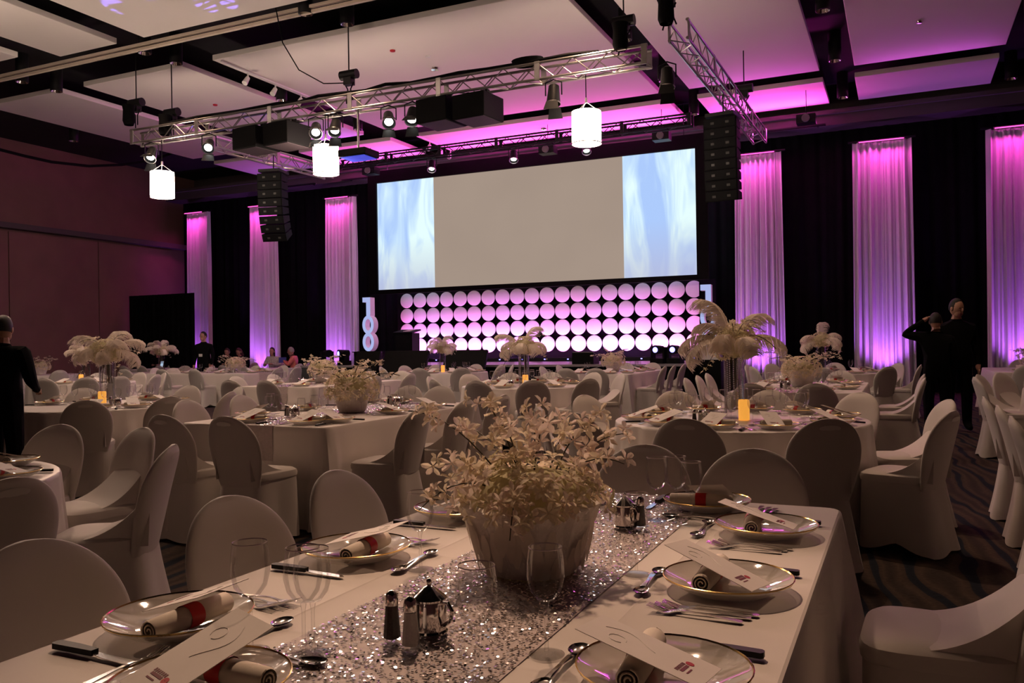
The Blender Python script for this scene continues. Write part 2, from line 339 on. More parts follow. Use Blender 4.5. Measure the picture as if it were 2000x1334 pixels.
def copy_tree(o, parent=None):
    c = o.copy(); COL.objects.link(c)
    if parent is not None: c.parent = parent
    for ch in list(o.children): copy_tree(ch, c)
    return c
def part(name, mb, m, parent, smooth=True, label=None, **k):
    o = obj(name, mb.mesh(name, m, smooth), parent, **k)
    if label: o['label'] = label
    return o
def boxmesh(name, d, m, bevel=0.0):
    b = MB(); b.box((0, 0, 0), d); me = b.mesh(name, m, False)
    if bevel > 0:
        bm = bmesh.new(); bm.from_mesh(me); bmesh.ops.bevel(bm, geom=bm.edges[:], offset=bevel, segments=2, affect='EDGES', profile=0.5); bm.to_mesh(me); bm.free()
    return me
def px_of(X, Y, Z):
    d = -SA * X + CA * Y; l = CA * X + SA * Y
    if d <= 0.05: return (9999, 9999, d)
    x = l / d * CAM_F; y = (CAM_H - Z) / d * CAM_F + 5
    c, s_ = math.cos(CAM_ROLL), math.sin(CAM_ROLL)
    return (1000 + x * c + y * s_, 667 - x * s_ + y * c, d)

# ------------------------------------------------------------------ the hall
XL, XR, YB, YF = -23.75, 9.0, 23.6, -7.0
b = MB(); b.box(((XL + XR) / 2, (YB + YF) / 2, -0.05), (XR - XL, YB - YF, 0.1)); struct(part('floor', b, 'carpet', None, False), 'dark brown carpet with wavy blue streaks')
b = MB(); b.box(((XL + XR) / 2, (YB + YF) / 2, 7.65), (XR - XL, YB - YF, 0.1)); ceil = struct(part('ceiling', b, 'plenum', None, False), 'black ceiling void above white panels')
b = MB(); b.box((XL - 0.1, (YB + YF) / 2, 3.8), (0.2, YB - YF, 7.7))
wl = struct(part('wall_left', b, 'wall', None, False), 'dark brown side wall')
b = MB(); b.box((XL + 0.16, (YB + YF) / 2, 5.02), (0.34, YB - YF, 0.16)); part('ledge', b, 'backwall', wl, False)
for i in range(9):
    b = MB(); b.box((XL + 0.035, -5 + i * 3.05 + 1.5, 2.45), (0.06, 3.02, 4.85)); part('folding_panel', b, 'wall', wl, False)
pts = [(-20.5, y_, z_) for y_, z_ in ((10.2, 7.62), (11.6, 6.95), (13.0, 6.55), (13.95, 6.43), (14.6, 6.40), (15.36, 6.39), (16.5, 6.49), (17.6, 6.73), (18.8, 7.10), (19.8, 7.62))]
b = MB(); b.tube(pts, 0.04, 6); tag(part('black_swag', b, 'black_cloth', None), 'black cable swag hanging from the ceiling before the brown side wall', 'cable')
b = MB(); b.box((XR + 0.1, (YB + YF) / 2, 3.8), (0.2, YB - YF, 7.7)); struct(part('wall_right', b, 'wall', None, False))
b = MB(); b.box(((XL + XR) / 2, YB + 0.1, 3.8), (XR - XL, 0.2, 7.7)); struct(part('wall_back', b, 'backwall', None, False))
b = MB(); b.box(((XL + XR) / 2, YF - 0.1, 3.8), (XR - XL, 0.2, 7.7)); struct(part('wall_front', b, 'wall', None, False))
b = MB(); b.box(((XL + 3) / 2, 22.25, 6.93), (3 - XL, 0.2, 0.10)); b.box(((XL + 3) / 2, 22.6, 6.8), (3 - XL, 0.7, 0.36)); struct(part('trim_1', b, 'backwall', None, False), 'soffit lip along the stage wall')

PANELS = [(-12.6, -5.0, 4.9, 11.35), (-14.85, -13.3, 4.9, 11.35), (-4.3, -1.49, 4.9, 11.35), (-0.83, 1.98, 4.9, 11.35), (2.65, 6.2, 4.9, 11.35),
          (-20.5, -15.6, 4.9, 11.0),
          (-19.4, -16.9, 12.85, 19.25), (-16.1, -13.2, 12.85, 19.25), (-12.4, -4.98, 12.85, 19.25), (-4.3, -1.49, 12.85, 19.25), (-0.8, 1.98, 12.85, 19.25), (2.65, 6.2, 12.85, 19.25),
          (-19.4, -16.9, 20.1, 22.05), (-16.1, -12.9, 20.1, 22.05), (-12.05, -4.97, 20.1, 22.05), (-4.3, -1.49, 20.1, 22.05), (-0.83, 1.95, 20.1, 22.05)]
for x0, x1, y0, y1 in PANELS:
    o = obj('ceiling_panel', boxmesh('ceiling_panel', (x1 - x0, y1 - y0, 0.11), 'panel', 0.01), ceil, ((x0 + x1) / 2, (y0 + y1) / 2, 7.1 + 0.055))
# folding wall track in the cross slot
b = MB()
for zz, yy, hh in ((7.03, 11.62, 0.05), (7.10, 11.58, 0.05)): b.box((-8.5, yy, zz), (25, 0.06, hh))
struct(part('trim_2', b, 'track_cream', None, False), 'cream double rail of the folding wall track')
# ------------------------------------------------------------------ chair prototype (faces +Y, base at floor centre)
def rrect(hx0, y0, y1, rad, n, hx_back=None):
    """rounded rectangle ring, n points, x half width may taper from front (y1) to back (y0)"""
    pts = []; cx = 0; cy = (y0 + y1) / 2; hy = (y1 - y0) / 2
    for i in range(n):
        t = 2 * math.pi * i / n; c, s_ = math.cos(t), math.sin(t); p = 4.5
        k = (abs(c) ** p + abs(s_) ** p) ** (-1 / p)
        y = cy + hy * s_ * k; f = (y - y0) / max(1e-6, y1 - y0)
        hx = hx0 if hx_back is None else hx_back + (hx0 - hx_back) * f
        pts.append((hx * c * k, y, t))
    return pts
def chair_parts():
    # stretch skirt
    n = 56; rows = 9; vs = []; fs = []
    for k in range(rows):
        f = k / (rows - 1)
        ring = rrect(0.222 + 0.012 * f, -0.205 - 0.085 * f ** 1.3, 0.215 + 0.02 * f, 0, n, 0.175 + 0.065 * f)
        for x, y, t in ring:
            corner = abs(math.sin(2 * t)) ** 1.5             # 1 at the four feet
            pull = 1 - 0.16 * (1 - corner) * math.sin(math.pi * min(1, f * 0.75)) * (f ** 0.6)
            top = 0.455; hem = 0.012 + 0.055 * (1 - corner) ** 1.2
            back = math.sin(t) < -0.7
            if back: hem *= 0.35
            z = top + (hem - top) * f
            vs.append((x * pull, y * (pull if y > 0 else (1 + (pull - 1) * 0.4)), z))
    for k in range(rows - 1):
        for i in range(n): fs.append((k * n + i, k * n + (i + 1) % n, (k + 1) * n + (i + 1) % n, (k + 1) * n + i))
    sk = MB(); sk.add(vs, fs)
    # seat cushion
    st = MB(); vs = []; fs = []
    prof = [(1.0, 0.44), (1.012, 0.462), (0.985, 0.482), (0.90, 0.494), (0.6, 0.502), (0.25, 0.505)]
    for s_, z in prof:
        for x, y, t in rrect(0.225, -0.205, 0.222, 0, n, 0.19): vs.append((x * s_, 0.01 + (y - 0.01) * s_, z))
    m = len(prof)
    for k in range(m - 1):
        for i in range(n): fs.append((k * n + i, k * n + (i + 1) % n, (k + 1) * n + (i + 1) % n, (k + 1) * n + i))
    fs.append(tuple(range((m - 1) * n, m * n)))
    st.add(vs, fs)
    # the cover sweeps from the seat up into the backrest in one stretched curve
    vs = []; fs = []; rows_ = 14; cols = 13
    for k in range(rows_ + 1):
        f = k / rows_; y = 0.10 - 0.352 * f + 0.02 * f * f; zt = 0.4935 + 0.2065 * f ** 2.1; hw = 0.206 - 0.052 * f
        for j in range(cols):
            q_ = -1 + 2 * j / (cols - 1); x = hw * math.sin(q_ * math.pi / 2)
            if abs(q_) > 0.999: vs.append((x * 1.0, y, 0.448))
            else: vs.append((x, y - 0.012 * f, zt - 0.012 * abs(q_) ** 4))
    for k in range(rows_):
        for j in range(cols - 1): fs.append((k * cols + j, k * cols + j + 1, (k + 1) * cols + j + 1, (k + 1) * cols + j))
    st.add(vs, [f_[::-1] for f_ in fs])
    # backrest: lofted flat ovals leaning back
    bk = MB(); vs = []; fs = []; n2 = 36; rows = 26
    def yback(z): return -0.185 - (z - 0.40) * 0.22 - max(0, z - 0.6) ** 2 * 0.18
    for k in range(rows):
        if k < 9:
            f = k / 9; z = 0.40 + 0.27 * f; hw = 0.170 + (0.222 - 0.170) * math.sin(math.pi / 2 * f)
        else:
            th_ = math.pi / 2 * (k - 9) / (rows - 10); z = 0.67 + 0.22 * math.sin(th_); hw = max(0.010, 0.222 * math.cos(th_) ** 0.92)
        f = (z - 0.40) / 0.49
        th = 0.030 if f < 0.8 else 0.030 * max(0.30, 1 - ((f - 0.8) / 0.2) ** 3)
        for i in range(n2):
            t = 2 * math.pi * i / n2; c, s_ = math.cos(t), math.sin(t); p = 2.6
            q = (abs(c) ** p + abs(s_) ** p) ** (-1 / p)
            xx = hw * c * q
            vs.append((xx, yback(z) + th * s_ * q + 0.03 * (xx / 0.22) ** 2, z))
    for k in range(rows - 1):
        for i in range(n2): fs.append((k * n2 + i, k * n2 + (i + 1) % n2, (k + 1) * n2 + (i + 1) % n2, (k + 1) * n2 + i))
    fs += [tuple(range(n2))[::-1], tuple(range((rows - 1) * n2, rows * n2))]
    bk.add(vs, fs)
    # hand-grip opening painted lighter, as if light came through the cover
    gp = MB(); ring = 20; z0 = 0.835; yv = yback(z0)
    for side, off in ((-1, -0.0292),):
        vs = [(0, yv + off * 1.0 + side * 0.0012, z0)]
        for i in range(ring):
            t = 2 * math.pi * i / ring; zz = z0 + 0.018 * math.sin(t); xx = 0.062 * math.cos(t)
            vs.append((xx, yback(zz) + off * 0.97 + 0.03 * (xx / 0.22) ** 2, zz))
        fs = [(0, 1 + i, 1 + (i + 1) % ring) for i in range(ring)]
        gp.add(vs, fs if side < 0 else [f[::-1] for f in fs])
    return sk, st, bk, gp
sk, st, bk, gp = chair_parts()
CHAIR_ME = [('skirt', sk.mesh('skirt', 'spandex')), ('seat', st.mesh('seat', 'spandex')), ('backrest', bk.mesh('backrest', 'spandex')), ('hand_grip', gp.mesh('hand_grip', 'spandex_lit_grip'))]
BACK_OFF = 0.295 + 0.012
def chair(x, y, face, label, group):
    """x,y = where the top of the backrest stands, face = direction it faces (degrees, 90 = +Y)"""
    rz = R(face - 90); off = Matrix.Rotation(rz, 3, 'Z') @ Vector((0, BACK_OFF, 0))
    e = empty('banquet_chair', (x + off.x, y + off.y, 0), rz); tag(e, label, 'chair', group)
    for nm, me in CHAIR_ME: obj(nm, me, e)
    return e

# ------------------------------------------------------------------ tables
TH = 0.755
def fold(s_, seed, lobes):
    return 0.5 * math.sin(s_ * lobes + seed) + 0.3 * math.sin(s_ * lobes * 1.7 + seed * 2.3) + 0.2 * math.sin(s_ * lobes * 0.43 + seed * 5)
def rect_cloth(w_, l_, seed=0.0):
    b = MB(); hx, hy = w_ / 2, l_ / 2; n = 240; ring0 = []
    per = 2 * (w_ + l_); cr = 0.05
    def at(s_):
        # walk the perimeter with rounded corners
        s_ %= per
        for (ax, ay, dx, dy, ln) in ((-hx, -hy, 1, 0, w_), (hx, -hy, 0, 1, l_), (hx, hy, -1, 0, w_), (-hx, hy, 0, -1, l_)):
            if s_ <= ln:
                x, y = ax + dx * s_, ay + dy * s_; dist = min(s_, ln - s_)
                return x, y, dist
            s_ -= ln
    rows = [(0.0, 0.0), (0.006, 0.003), (0.010, 0.012), (0.012, 0.05), (0.02, 0.20), (0.03, 0.42), (0.04, 0.60), (0.048, 0.745)]
    P = [at(per * i / n) for i in range(n)]
    vs = []; fs = []
    for off, dz in rows:
        for i, (x, y, dist) in enumerate(P):
            # outward direction, blended round corners
            cx = max(-hx + cr, min(hx - cr, x)); cy = max(-hy + cr, min(hy - cr, y))
            ox, oy = x - cx, y - cy; ln = math.hypot(ox, oy); ox /= ln; oy /= ln
            bx, by = cx + ox * cr, cy + oy * cr
            g = math.exp(-(dist / 0.10) ** 2); f = dz / 0.745; s_ = per * i / n
            d = off + f * (0.010 * fold(s_, seed, 9) + g * (0.085 + 0.05 * math.sin(dist * 60 + seed)))
            d += (f ** 1.5) * 0.012 * fold(s_, seed + 3, 21)
            vs.append((bx + ox * d, by + oy * d, TH - dz))
    for k in range(len(rows) - 1):
        for i in range(n): fs.append((k * n + i, (k + 1) * n + i, (k + 1) * n + (i + 1) % n, k * n + (i + 1) % n))
    b.add(vs, fs)
    # top as a grid with pressed-in fold creases
    gx, gy = 24, 40; creases_x = (-0.33, 0.33); vs = []; fs = []
    xs = sorted(set([-hx + cr * 0.4 + (w_ - cr * 0.8) * i / gx for i in range(gx + 1)] + [c + e for c in creases_x for e in (-0.006, 0, 0.006)]))
    ys = sorted(set([-hy + cr * 0.4 + (l_ - cr * 0.8) * i / gy for i in range(gy + 1)] + [c + e for c in (-0.6, 0.05, 0.65) for e in (-0.006, 0, 0.006)]))
    for y in ys:
        for x in xs:
            z = TH + 0.0022 * max([max(0, 1 - abs(x - c) / 0.006) for c in creases_x] + [0.6 * max(0, 1 - abs(y - c) / 0.006) for c in (-0.6, 0.05, 0.65)])
            edge = min(hx - abs(x), hy - abs(y)) < cr * 0.45
            vs.append((x, y, TH - 0.002 if edge else z + 0.0006))
    nx = len(xs)
    for j in range(len(ys) - 1):
        for i in range(nx - 1): fs.append((j * nx + i, j * nx + i + 1, (j + 1) * nx + i + 1, (j + 1) * nx + i))
    b.add(vs, fs)
    # flat skin under the pressed top closes it out to the rounded rim
    b.add([v for v in b.v[:n]], [tuple(range(n))])
    return b
def round_cloth(r, seed=0.0, lobes=22):
    b = MB(); n = 264; vs = []; fs = []
    rows = [(-0.5, 0, 0), (-0.05, 0, 0), (0, 0.0, 0), (0.008, 0.006, 0.0), (0.012, 0.02, 0.1), (0.018, 0.12, 0.35), (0.03, 0.30, 0.7), (0.045, 0.52, 0.9), (0.058, 0.745, 1.0)]
    for off, dz, g in rows:
        for i in range(n):
            t = 2 * math.pi * i / n
            rr = r + off + g * 0.030 * fold(t, seed, lobes)
            vs.append((rr * math.cos(t), rr * math.sin(t), TH - dz))
    for k in range(len(rows) - 1):
        for i in range(n): fs.append((k * n + i, (k + 1) * n + i, (k + 1) * n + (i + 1) % n, k * n + (i + 1) % n))
    fs.append(tuple(range(n)))
    b.add(vs, fs); return b
ROUND_ME = [round_cloth(0.90, s_, 20 + 2 * i).mesh('tablecloth', 'satin') for i, s_ in enumerate((0.3, 2.1, 4.4))]
RT_TOP = MB(); RT_TOP.lathe([(0.001, 0.72), (0.885, 0.72), (0.885, 0.748), (0.001, 0.748)], 40); RT_TOP = RT_TOP.mesh('tabletop', 'black')
LEG = MB(); LEG.cyl((0, 0, 0.0), (0, 0, 0.72), 0.016, n=8); LEG = LEG.mesh('leg', 'black_metal')
RECT_CACHE = {}
TABLES = {}
def round_table(key, x, y, label, k=0):
    e = empty('round_banquet_table', (x, y, 0), R(k * 40)); tag(e, label, 'table')
    obj('tabletop', RT_TOP, e)
    for i in range(4): obj('leg', LEG, e, (0.55 * math.cos(R(45 + 90 * i)), 0.55 * math.sin(R(45 + 90 * i)), 0))
    obj('tablecloth', ROUND_ME[k % 3], e)['label'] = 'white cloth hanging in folds to the carpet'
    TABLES[key] = (x, y, 'round', 0.9, 0.9); return e
def rect_table(key, x0, x1, y0, y1, label, seed):
    wd, ln = round(x1 - x0, 2), round(y1 - y0, 2); x, y = (x0 + x1) / 2, (y0 + y1) / 2
    e = empty('long_banquet_table', (x, y, 0)); tag(e, label, 'table')
    b = MB(); b.box((0, 0, 0.734), (wd - 0.06, ln - 0.06, 0.028)); part('tabletop', b, 'black', e, False)
    for sx in (-1, 1):
        for sy in (-1, 1): obj('leg', LEG, e, (sx * (wd / 2 - 0.12), sy * (ln / 2 - 0.15), 0))
    part('tablecloth', rect_cloth(wd, ln, seed), 'cloth', e, label='white cloth hanging straight with a fold at each corner')
    TABLES[key] = (x, y, 'rect', wd / 2, ln / 2); return e
TN = {  # short findable names, used in every label
 'T1': 'foreground table', 'T2': 'round table cut by left edge', 'T3': 'long table behind left chairs', 'T4': 'left round feather table',
 'T5': 'right-middle round feather table', 'T6': 'middle round feather table', 'T7': 'far round table before stage', 'T8': 'far long table by stage',
 'T9': 'right long flower table', 'T10': 'far right round feather table', 'T11': 'far left round candle table', 'T12': 'far left long flower table',
 'T13': 'second long flower table left', 'T14': 'far long table at right edge', 'T15': 'round table at right edge', 'T16': 'far left wall table',
 'T17': 'rear left round feather table', 'T18': 'rearmost left table', 'T19': 'rear table with seated guests', 'T20': 'long table outside right edge'}
rect_table('T1', -1.55, -0.20, 0.86, 3.12, 'long white-clothed table in the foreground with orchid bowl and sequin runner', 0.4)
round_table('T2', -4.35, 2.15, 'round white-clothed table cut off by the left edge', 0)
rect_table('T3', -5.20, -3.80, 5.0, 7.45, 'long white-clothed table with sequin runner beyond the foreground left chairs', 1.7)
round_table('T4', -7.75, 6.4, 'round white-clothed table at left under the largest feather bouquet there', 1)
round_table('T5', -1.10, 6.4, 'round white-clothed table right of middle under the tallest feather bouquet', 2)
round_table('T6', -4.80, 10.9, 'round white-clothed table in the middle with feather vase and candle', 0)
round_table('T7', -8.95, 16.0, 'small-looking round white table in front of the black stage monitors', 1)
rect_table('T8', -5.90, -4.50, 14.8, 17.3, 'long white-clothed table with low flowers before the stage', 2.2)
rect_table('T9', -1.80, -0.40, 9.75, 12.2, 'long white-clothed table with low flowers right of the tall feather vase', 3.1)
round_table('T10', -1.15, 15.8, 'round white-clothed table at far right under a pale feather bouquet', 2)
round_table('T11', -13.8, 10.9, 'round white-clothed table at far left with lit candle in vase', 0)
rect_table('T12', -16.3, -13.7, 15.0, 16.5, 'wide white-clothed table at far left with pale low flowers', 0.9)
rect_table('T13', -9.20, -7.80, 10.0, 12.4, 'long white-clothed table behind the left flower table', 4.1)
rect_table('T14', 1.40, 2.80, 15.9, 18.3, 'pinkish long white-clothed table far off at the right edge', 5.0)
round_table('T15', 2.15, 11.0, 'round white-clothed table cut off by the right edge', 1)
round_table('T16', -19.6, 14.3, 'white-clothed round table near the brown side wall', 2)
round_table('T17', -17.3, 15.9, 'white-clothed round table in front of the black corner drape', 0)
rect_table('T18', -21.3, -18.7, 18.3, 19.6, 'rearmost white-clothed table at left in front of the drapes', 2.9)
rect_table('T19', -18.3, -15.8, 18.3, 19.6, 'white-clothed table where the pink-shirted guest sits', 3.6)
rect_table('T20', 1.15, 2.55, 5.0, 7.5, 'long white-clothed table just outside the right edge', 1.2)

# ------------------------------------------------------------------ seats: (table, back-top x, y, facing, chair?)
SEATS = []
def rnd(key, angs, rb=1.46, nochair=()):
    x, y = TABLES[key][:2]
    for a in list(angs) + list(nochair):
        SEATS.append(dict(t=key, a=a, bx=x + rb * math.cos(R(a)), by=y + rb * math.sin(R(a)), face=a + 180, chair=a not in nochair))
def rect(key, lst):
    for q in lst: SEATS.append(dict(t=key, bx=q[0], by=q[1], face=q[2], chair=(len(q) < 4 or q[3])))
rect('T1', [(-1.90, 1.34, 0), (-1.88, 1.97, 0), (-1.89, 2.52, 0), (-1.02, 3.62, 270), (-0.56, 3.61, 270), (0.45, 2.0, 180), (0.41, 2.72, 180), (0.3, 1.40, 180, False), (-1.08, 0.35, 90, False)])
rnd('T2', [-6, 34, 76, 104], 1.46)
rect('T3', [(-4.66, 4.30, 90), (-4.10, 4.31, 90), (-3.20, 5.36, 180), (-3.25, 6.17, 180), (-3.22, 6.82, 180), (-5.80, 5.62, 0), (-5.82, 6.32, 0), (-5.8, 7.0, 0, False), (-4.62, 8.16, 270), (-5.05, 8.2, 270)])
rnd('T4', [-46, -17, 15, 62, 100, 150, 190])
rnd('T5', [-92, -61, -22, 19, 58, 89, 122, 160, 203, 237], 1.5)
rnd('T6', [-63, -92, -124, -170, 152, 124, 98, 68, 40, -33])
rnd('T7', [-82, -48, -8, 28, 58, 90, 128, 160, 196, 235])
rect('T8', [(-5.5, 14.25, 90), (-4.92, 14.22, 90), (-3.95, 15.35, 180), (-3.97, 16.15, 180), (-3.95, 16.9, 180), (-6.5, 15.5, 0), (-6.5, 16.4, 0), (-5.5, 17.95, 270), (-4.9, 17.95, 270)])
rect('T9', [(-1.44, 9.1, 90), (-0.80, 9.15, 90), (-2.42, 10.35, 0), (-2.45, 11.15, 0), (-2.48, 11.9, 0), (0.24, 10.5, 180), (0.26, 11.6, 180), (-0.78, 12.85, 270), (-1.4, 12.9, 270)])
rnd('T10', [-48, -5, 40, 90, 140, 172, 215, -90])
rnd('T11', [-62, -36, -14, 20, 60, 95, 130])
rect('T12', [(-14.55, 14.35, 90), (-15.5, 14.3, 90), (-13.05, 15.5, 180), (-13.0, 16.1, 180), (-16.9, 15.4, 0), (-14.3, 17.15, 270), (-15.2, 17.15, 270), (-16.0, 17.15, 270)])
rect('T13', [(-8.8, 9.35, 90), (-8.15, 9.35, 90), (-7.17, 10.7, 180), (-7.2, 11.75, 180), (-9.85, 10.6, 0), (-9.85, 11.5, 0), (-8.9, 13.05, 270), (-8.2, 13.05, 270)])
rect('T14', [(2.1, 18.95, 270), (1.8, 15.3, 90)])
rnd('T15', [188, 158, 138, 116], 1.42)
rnd('T16', [-60, -20, 60])
rnd('T17', [-75, -30, 15, 70, 110])
rect('T18', [(-20.7, 17.7, 90), (-20.0, 17.72, 90), (-19.3, 17.72, 90)])
rect('T19', [(-17.6, 17.7, 90), (-16.9, 17.7, 90), (-16.2, 17.7, 90), (-15.2, 18.9, 180)])
rect('T20', [(0.56, 5.52, 0), (0.57, 6.37, 0), (0.56, 7.25, 0)])
ORD = ['first', 'second', 'third', 'fourth', 'fifth', 'sixth', 'seventh']
for key in TABLES:
    S = [s for s in SEATS if s['t'] == key]; tx, ty = TABLES[key][:2]; dc = -SA * tx + CA * ty
    for s in S:
        s['px'] = px_of(s['bx'], s['by'], 0.8); s['near'] = s['px'][2] < dc
    for near in (True, False):
        G = sorted([s for s in S if s['near'] == near], key=lambda s: s['px'][0])
        for i, s in enumerate(G):
            side = 'near' if near else 'far'
            s['pos'] = ('single seat, %s side' % side) if len(G) == 1 else '%s from left, %s side' % (ORD[i], side)
            if len(G) > 1 and i == len(G) - 1: s['pos'] = 'rightmost, %s side' % side
            if len(G) > 1 and i == 0: s['pos'] = 'leftmost, %s side' % side
for s in SEATS:
    if s['chair']:
        s['obj'] = chair(s['bx'], s['by'], s['face'] + random.uniform(-2.5, 2.5), 'white covered chair, %s of %s' % (s['pos'], TN[s['t']]), 'covered banquet chairs')
# ------------------------------------------------------------------ stage wall: drapes, screen, disc wall
def wavy(x0, x1, y, z0, z1, amp, lobes, seed, nx=160, nz=10, x0b=None, x1b=None, pinch=0.0):
    b = MB(); vs = []; fs = []; x0b = x0 if x0b is None else x0b; x1b = x1 if x1b is None else x1b
    for k in range(nz + 1):
        f = k / nz; z = z1 + (z0 - z1) * f
        a, c = x0 + (x0b - x0) * f, x1 + (x1b - x1) * f
        for i in range(nx + 1):
            t = i / nx
            yy = y + amp * (0.45 + 0.55 * min(1, f * 3 + 0.25)) * fold(t * 2 * math.pi, seed + 0.12 * f, lobes) + 0.3 * amp * math.sin(t * 63 + seed * 3 + f * 0.8)
            vs.append((a + (c - a) * t + 0.012 * math.sin(t * 40 + f * 2), yy, z))
    for k in range(nz):
        for i in range(nx): fs.append((k * (nx + 1) + i, (k + 1) * (nx + 1) + i, (k + 1) * (nx + 1) + i + 1, k * (nx + 1) + i + 1))
    b.add(vs, fs); return b
o = part('black_backdrop', wavy(XL + 0.1, 8.5, 22.95, 0.01, 6.62, 0.05, 90, 1.0, 900, 3), 'black_cloth', None)
struct(o, 'black pipe and drape backdrop across the stage wall')
o = part('black_corner_drape', wavy(-23.5, -20.6, 20.4, 0.01, 3.15, 0.04, 14, 2.0, 120, 3), 'black_cloth', None)
tag(o, 'low black drape screening the corner beside the leftmost purple drape', 'drape')
DN = ['leftmost glowing pink and violet sheer drape', 'glowing sheer drape second from left, partly behind the hanging speakers', 'glowing sheer drape just left of the tall number sign',
      'glowing sheer drape just right of the screen, behind hanging speakers', 'widest fully visible glowing sheer drape at right', 'glowing sheer drape cut off by the right edge']
for i, (x, wt, wb) in enumerate(DRAPES):
    e = empty('sheer_drape', (x, 22.25, 0)); tag(e, DN[i], 'drape', 'lit sheer drapes')
    part('drape_cloth', wavy(-wt / 2, wt / 2, 0, 0.02, 6.1, 0.10, 9, 1.3 * i + 0.4, 150, 14, -wb / 2, wb / 2), 'sheer', e)
    b = MB(); b.cyl((-wt / 2 - 0.1, 0, 6.13), (wt / 2 + 0.1, 0, 6.13), 0.025, n=8); part('rod', b, 'black_metal', e)
    s_ = empty('drape_strip_light', (x, 22.06, 6.075)); tag(s_, 'thin pink light strip above the ' + ['leftmost drape', 'drape second from left', 'drape left of the number sign', 'drape right of the screen', 'widest right drape', 'drape at the right edge'][i], 'stage light', 'drape strip lights')
    b = MB(); b.box((0, 0, 0.0), (wt * 0.8, 0.05, 0.04)); part('housing', b, 'black_metal', s_, False)
    b = MB(); b.box((0, -0.028, -0.006), (wt * 0.76, 0.006, 0.022)); part('led_row', b, 'led_pink', s_, False)
    b = MB()
    f_ = empty('drape_flood', (x, 21.60, 0)); tag(f_, 'small black floor flood at the foot of the ' + ['leftmost drape', 'drape second from left', 'drape left of the number sign', 'drape right of the screen', 'widest right drape', 'drape at the right edge'][i], 'stage light', 'drape floor floods')
    b = MB(); b.box((0, -0.02, 0.05), (0.30, 0.10, 0.08)); part('housing', b, 'black_metal', f_, False)
    b = MB(); b.box((0, -0.02, 0.006), (0.34, 0.16, 0.012)); part('foot_plate', b, 'black_metal', f_, False)

# projection screen
e = empty('projection_screen', (-9.485, 21.5, 3.03)); tag(e, 'wide projection screen with blank beige centre and pale blue petal pictures at ends', 'screen')
b = MB(); b.box((0, 0.03, 1.61), (9.63, 0.03, 3.22)); part('picture', b, 'picture', e, False, 'blank beige middle between two pale blue pictures')
b = MB()
for cx, cz, dx, dz in ((0, 3.40, 10.23, 0.36), (0, -0.065, 10.23, 0.13), (-4.965, 1.61, 0.30, 3.22), (4.965, 1.61, 0.30, 3.22)): b.box((cx, 0.0, cz), (dx, 0.10, dz))
part('black_border', b, 'black', e, False)
for x in (-4.5, 4.5):
    b = MB(); b.cyl((x, 0.1, 3.5), (x, 0.1, 4.4), 0.012, n=6); part('hanging_cable', b, 'black_metal', e)

# disc wall
e = empty('disc_wall', (-9.2, 22.0, 0)); tag(e, 'wall of white round discs glowing pink behind the stage', 'backdrop')
b = MB(); b.box((0.0, 0.20, 1.9), (9.7, 0.06, 2.1)); part('backing', b, 'black_cloth', e, False)
dm = MB(); dm.lathe([(0.001, -0.02), (0.205, -0.02), (0.220, -0.012), (0.220, 0.012), (0.001, 0.012)], 28)
for i in range(len(dm.v)):
    p = dm.v[i]; dm.v[i] = (p[0], p[2], p[1])
DISC = dm.mesh('disc', 'disc')
for i in range(20):
    for j in range(4):
        if i == 19:
            continue
        obj('disc', DISC, e, (-4.42 + i * 0.4605, 0.0, 2.70 - j * 0.457), (R(random.uniform(-2, 2)), 0, R(random.uniform(-3, 3))))
hm = MB()   # the last column is cut by the edge of the wall
ring = [(0.220 * math.cos(R(a)), 0.220 * math.sin(R(a))) for a in range(54, 307, 9)]
n = len(ring); hm.add([(x, -0.02, z) for x, z in ring] + [(x, 0.012, z) for x, z in ring], [tuple(range(n)), tuple(range(n, 2 * n))[::-1]] + [(i, i + n, (i + 1) % n + n, (i + 1) % n) for i in range(n)])
HALF = hm.mesh('disc', 'disc')
for j in range(4): obj('disc', HALF, e, (-4.42 + 19 * 0.4605, 0.0, 2.70 - j * 0.457))
e = empty('flood_batten', (-9.2, 21.4, 0.85)); tag(e, 'long black row of floodlights along the foot of the disc wall', 'stage light')
b = MB(); b.box((0, 0, 0.05), (9.4, 0.12, 0.10)); part('housing', b, 'black_metal', e, False)
b = MB(); b.box((0, 0, 0.01), (0.04, 0.01, 0.025)); lm = b.mesh('indicator', 'lens_blue', False)
for i in range(14): obj('indicator', lm, e, (-4.4 + i * 0.68, -0.066, 0.05))

# stage
e = empty('stage', (-9.35, 20.25, 0)); struct(e, 'low black-skirted stage with pale deck')
b = MB(); b.box((0, 0, 0.825), (10.4, 4.3, 0.05)); part('deck', b, 'stage', e, False)
part('skirt', wavy(-5.15, 5.15, -2.1, 0.01, 0.80, 0.025, 60, 0.7, 500, 2), 'black_cloth', e)
b = MB(); b.box((-5.17, 0, 0.40), (0.02, 4.2, 0.80)); part('side_skirt', b, 'black_cloth', e, False)
b = MB(); b.box((5.17, 0, 0.40), (0.02, 4.2, 0.80)); part('side_skirt', b, 'black_cloth', e, False)
b = MB(); b.box((-4.55, -2.13, 0.41), (1.25, 0.02, 0.80)); part('skirt_panel', b, mat('grey_skirt', (0.06, 0.065, 0.07), 0.7), e, False)

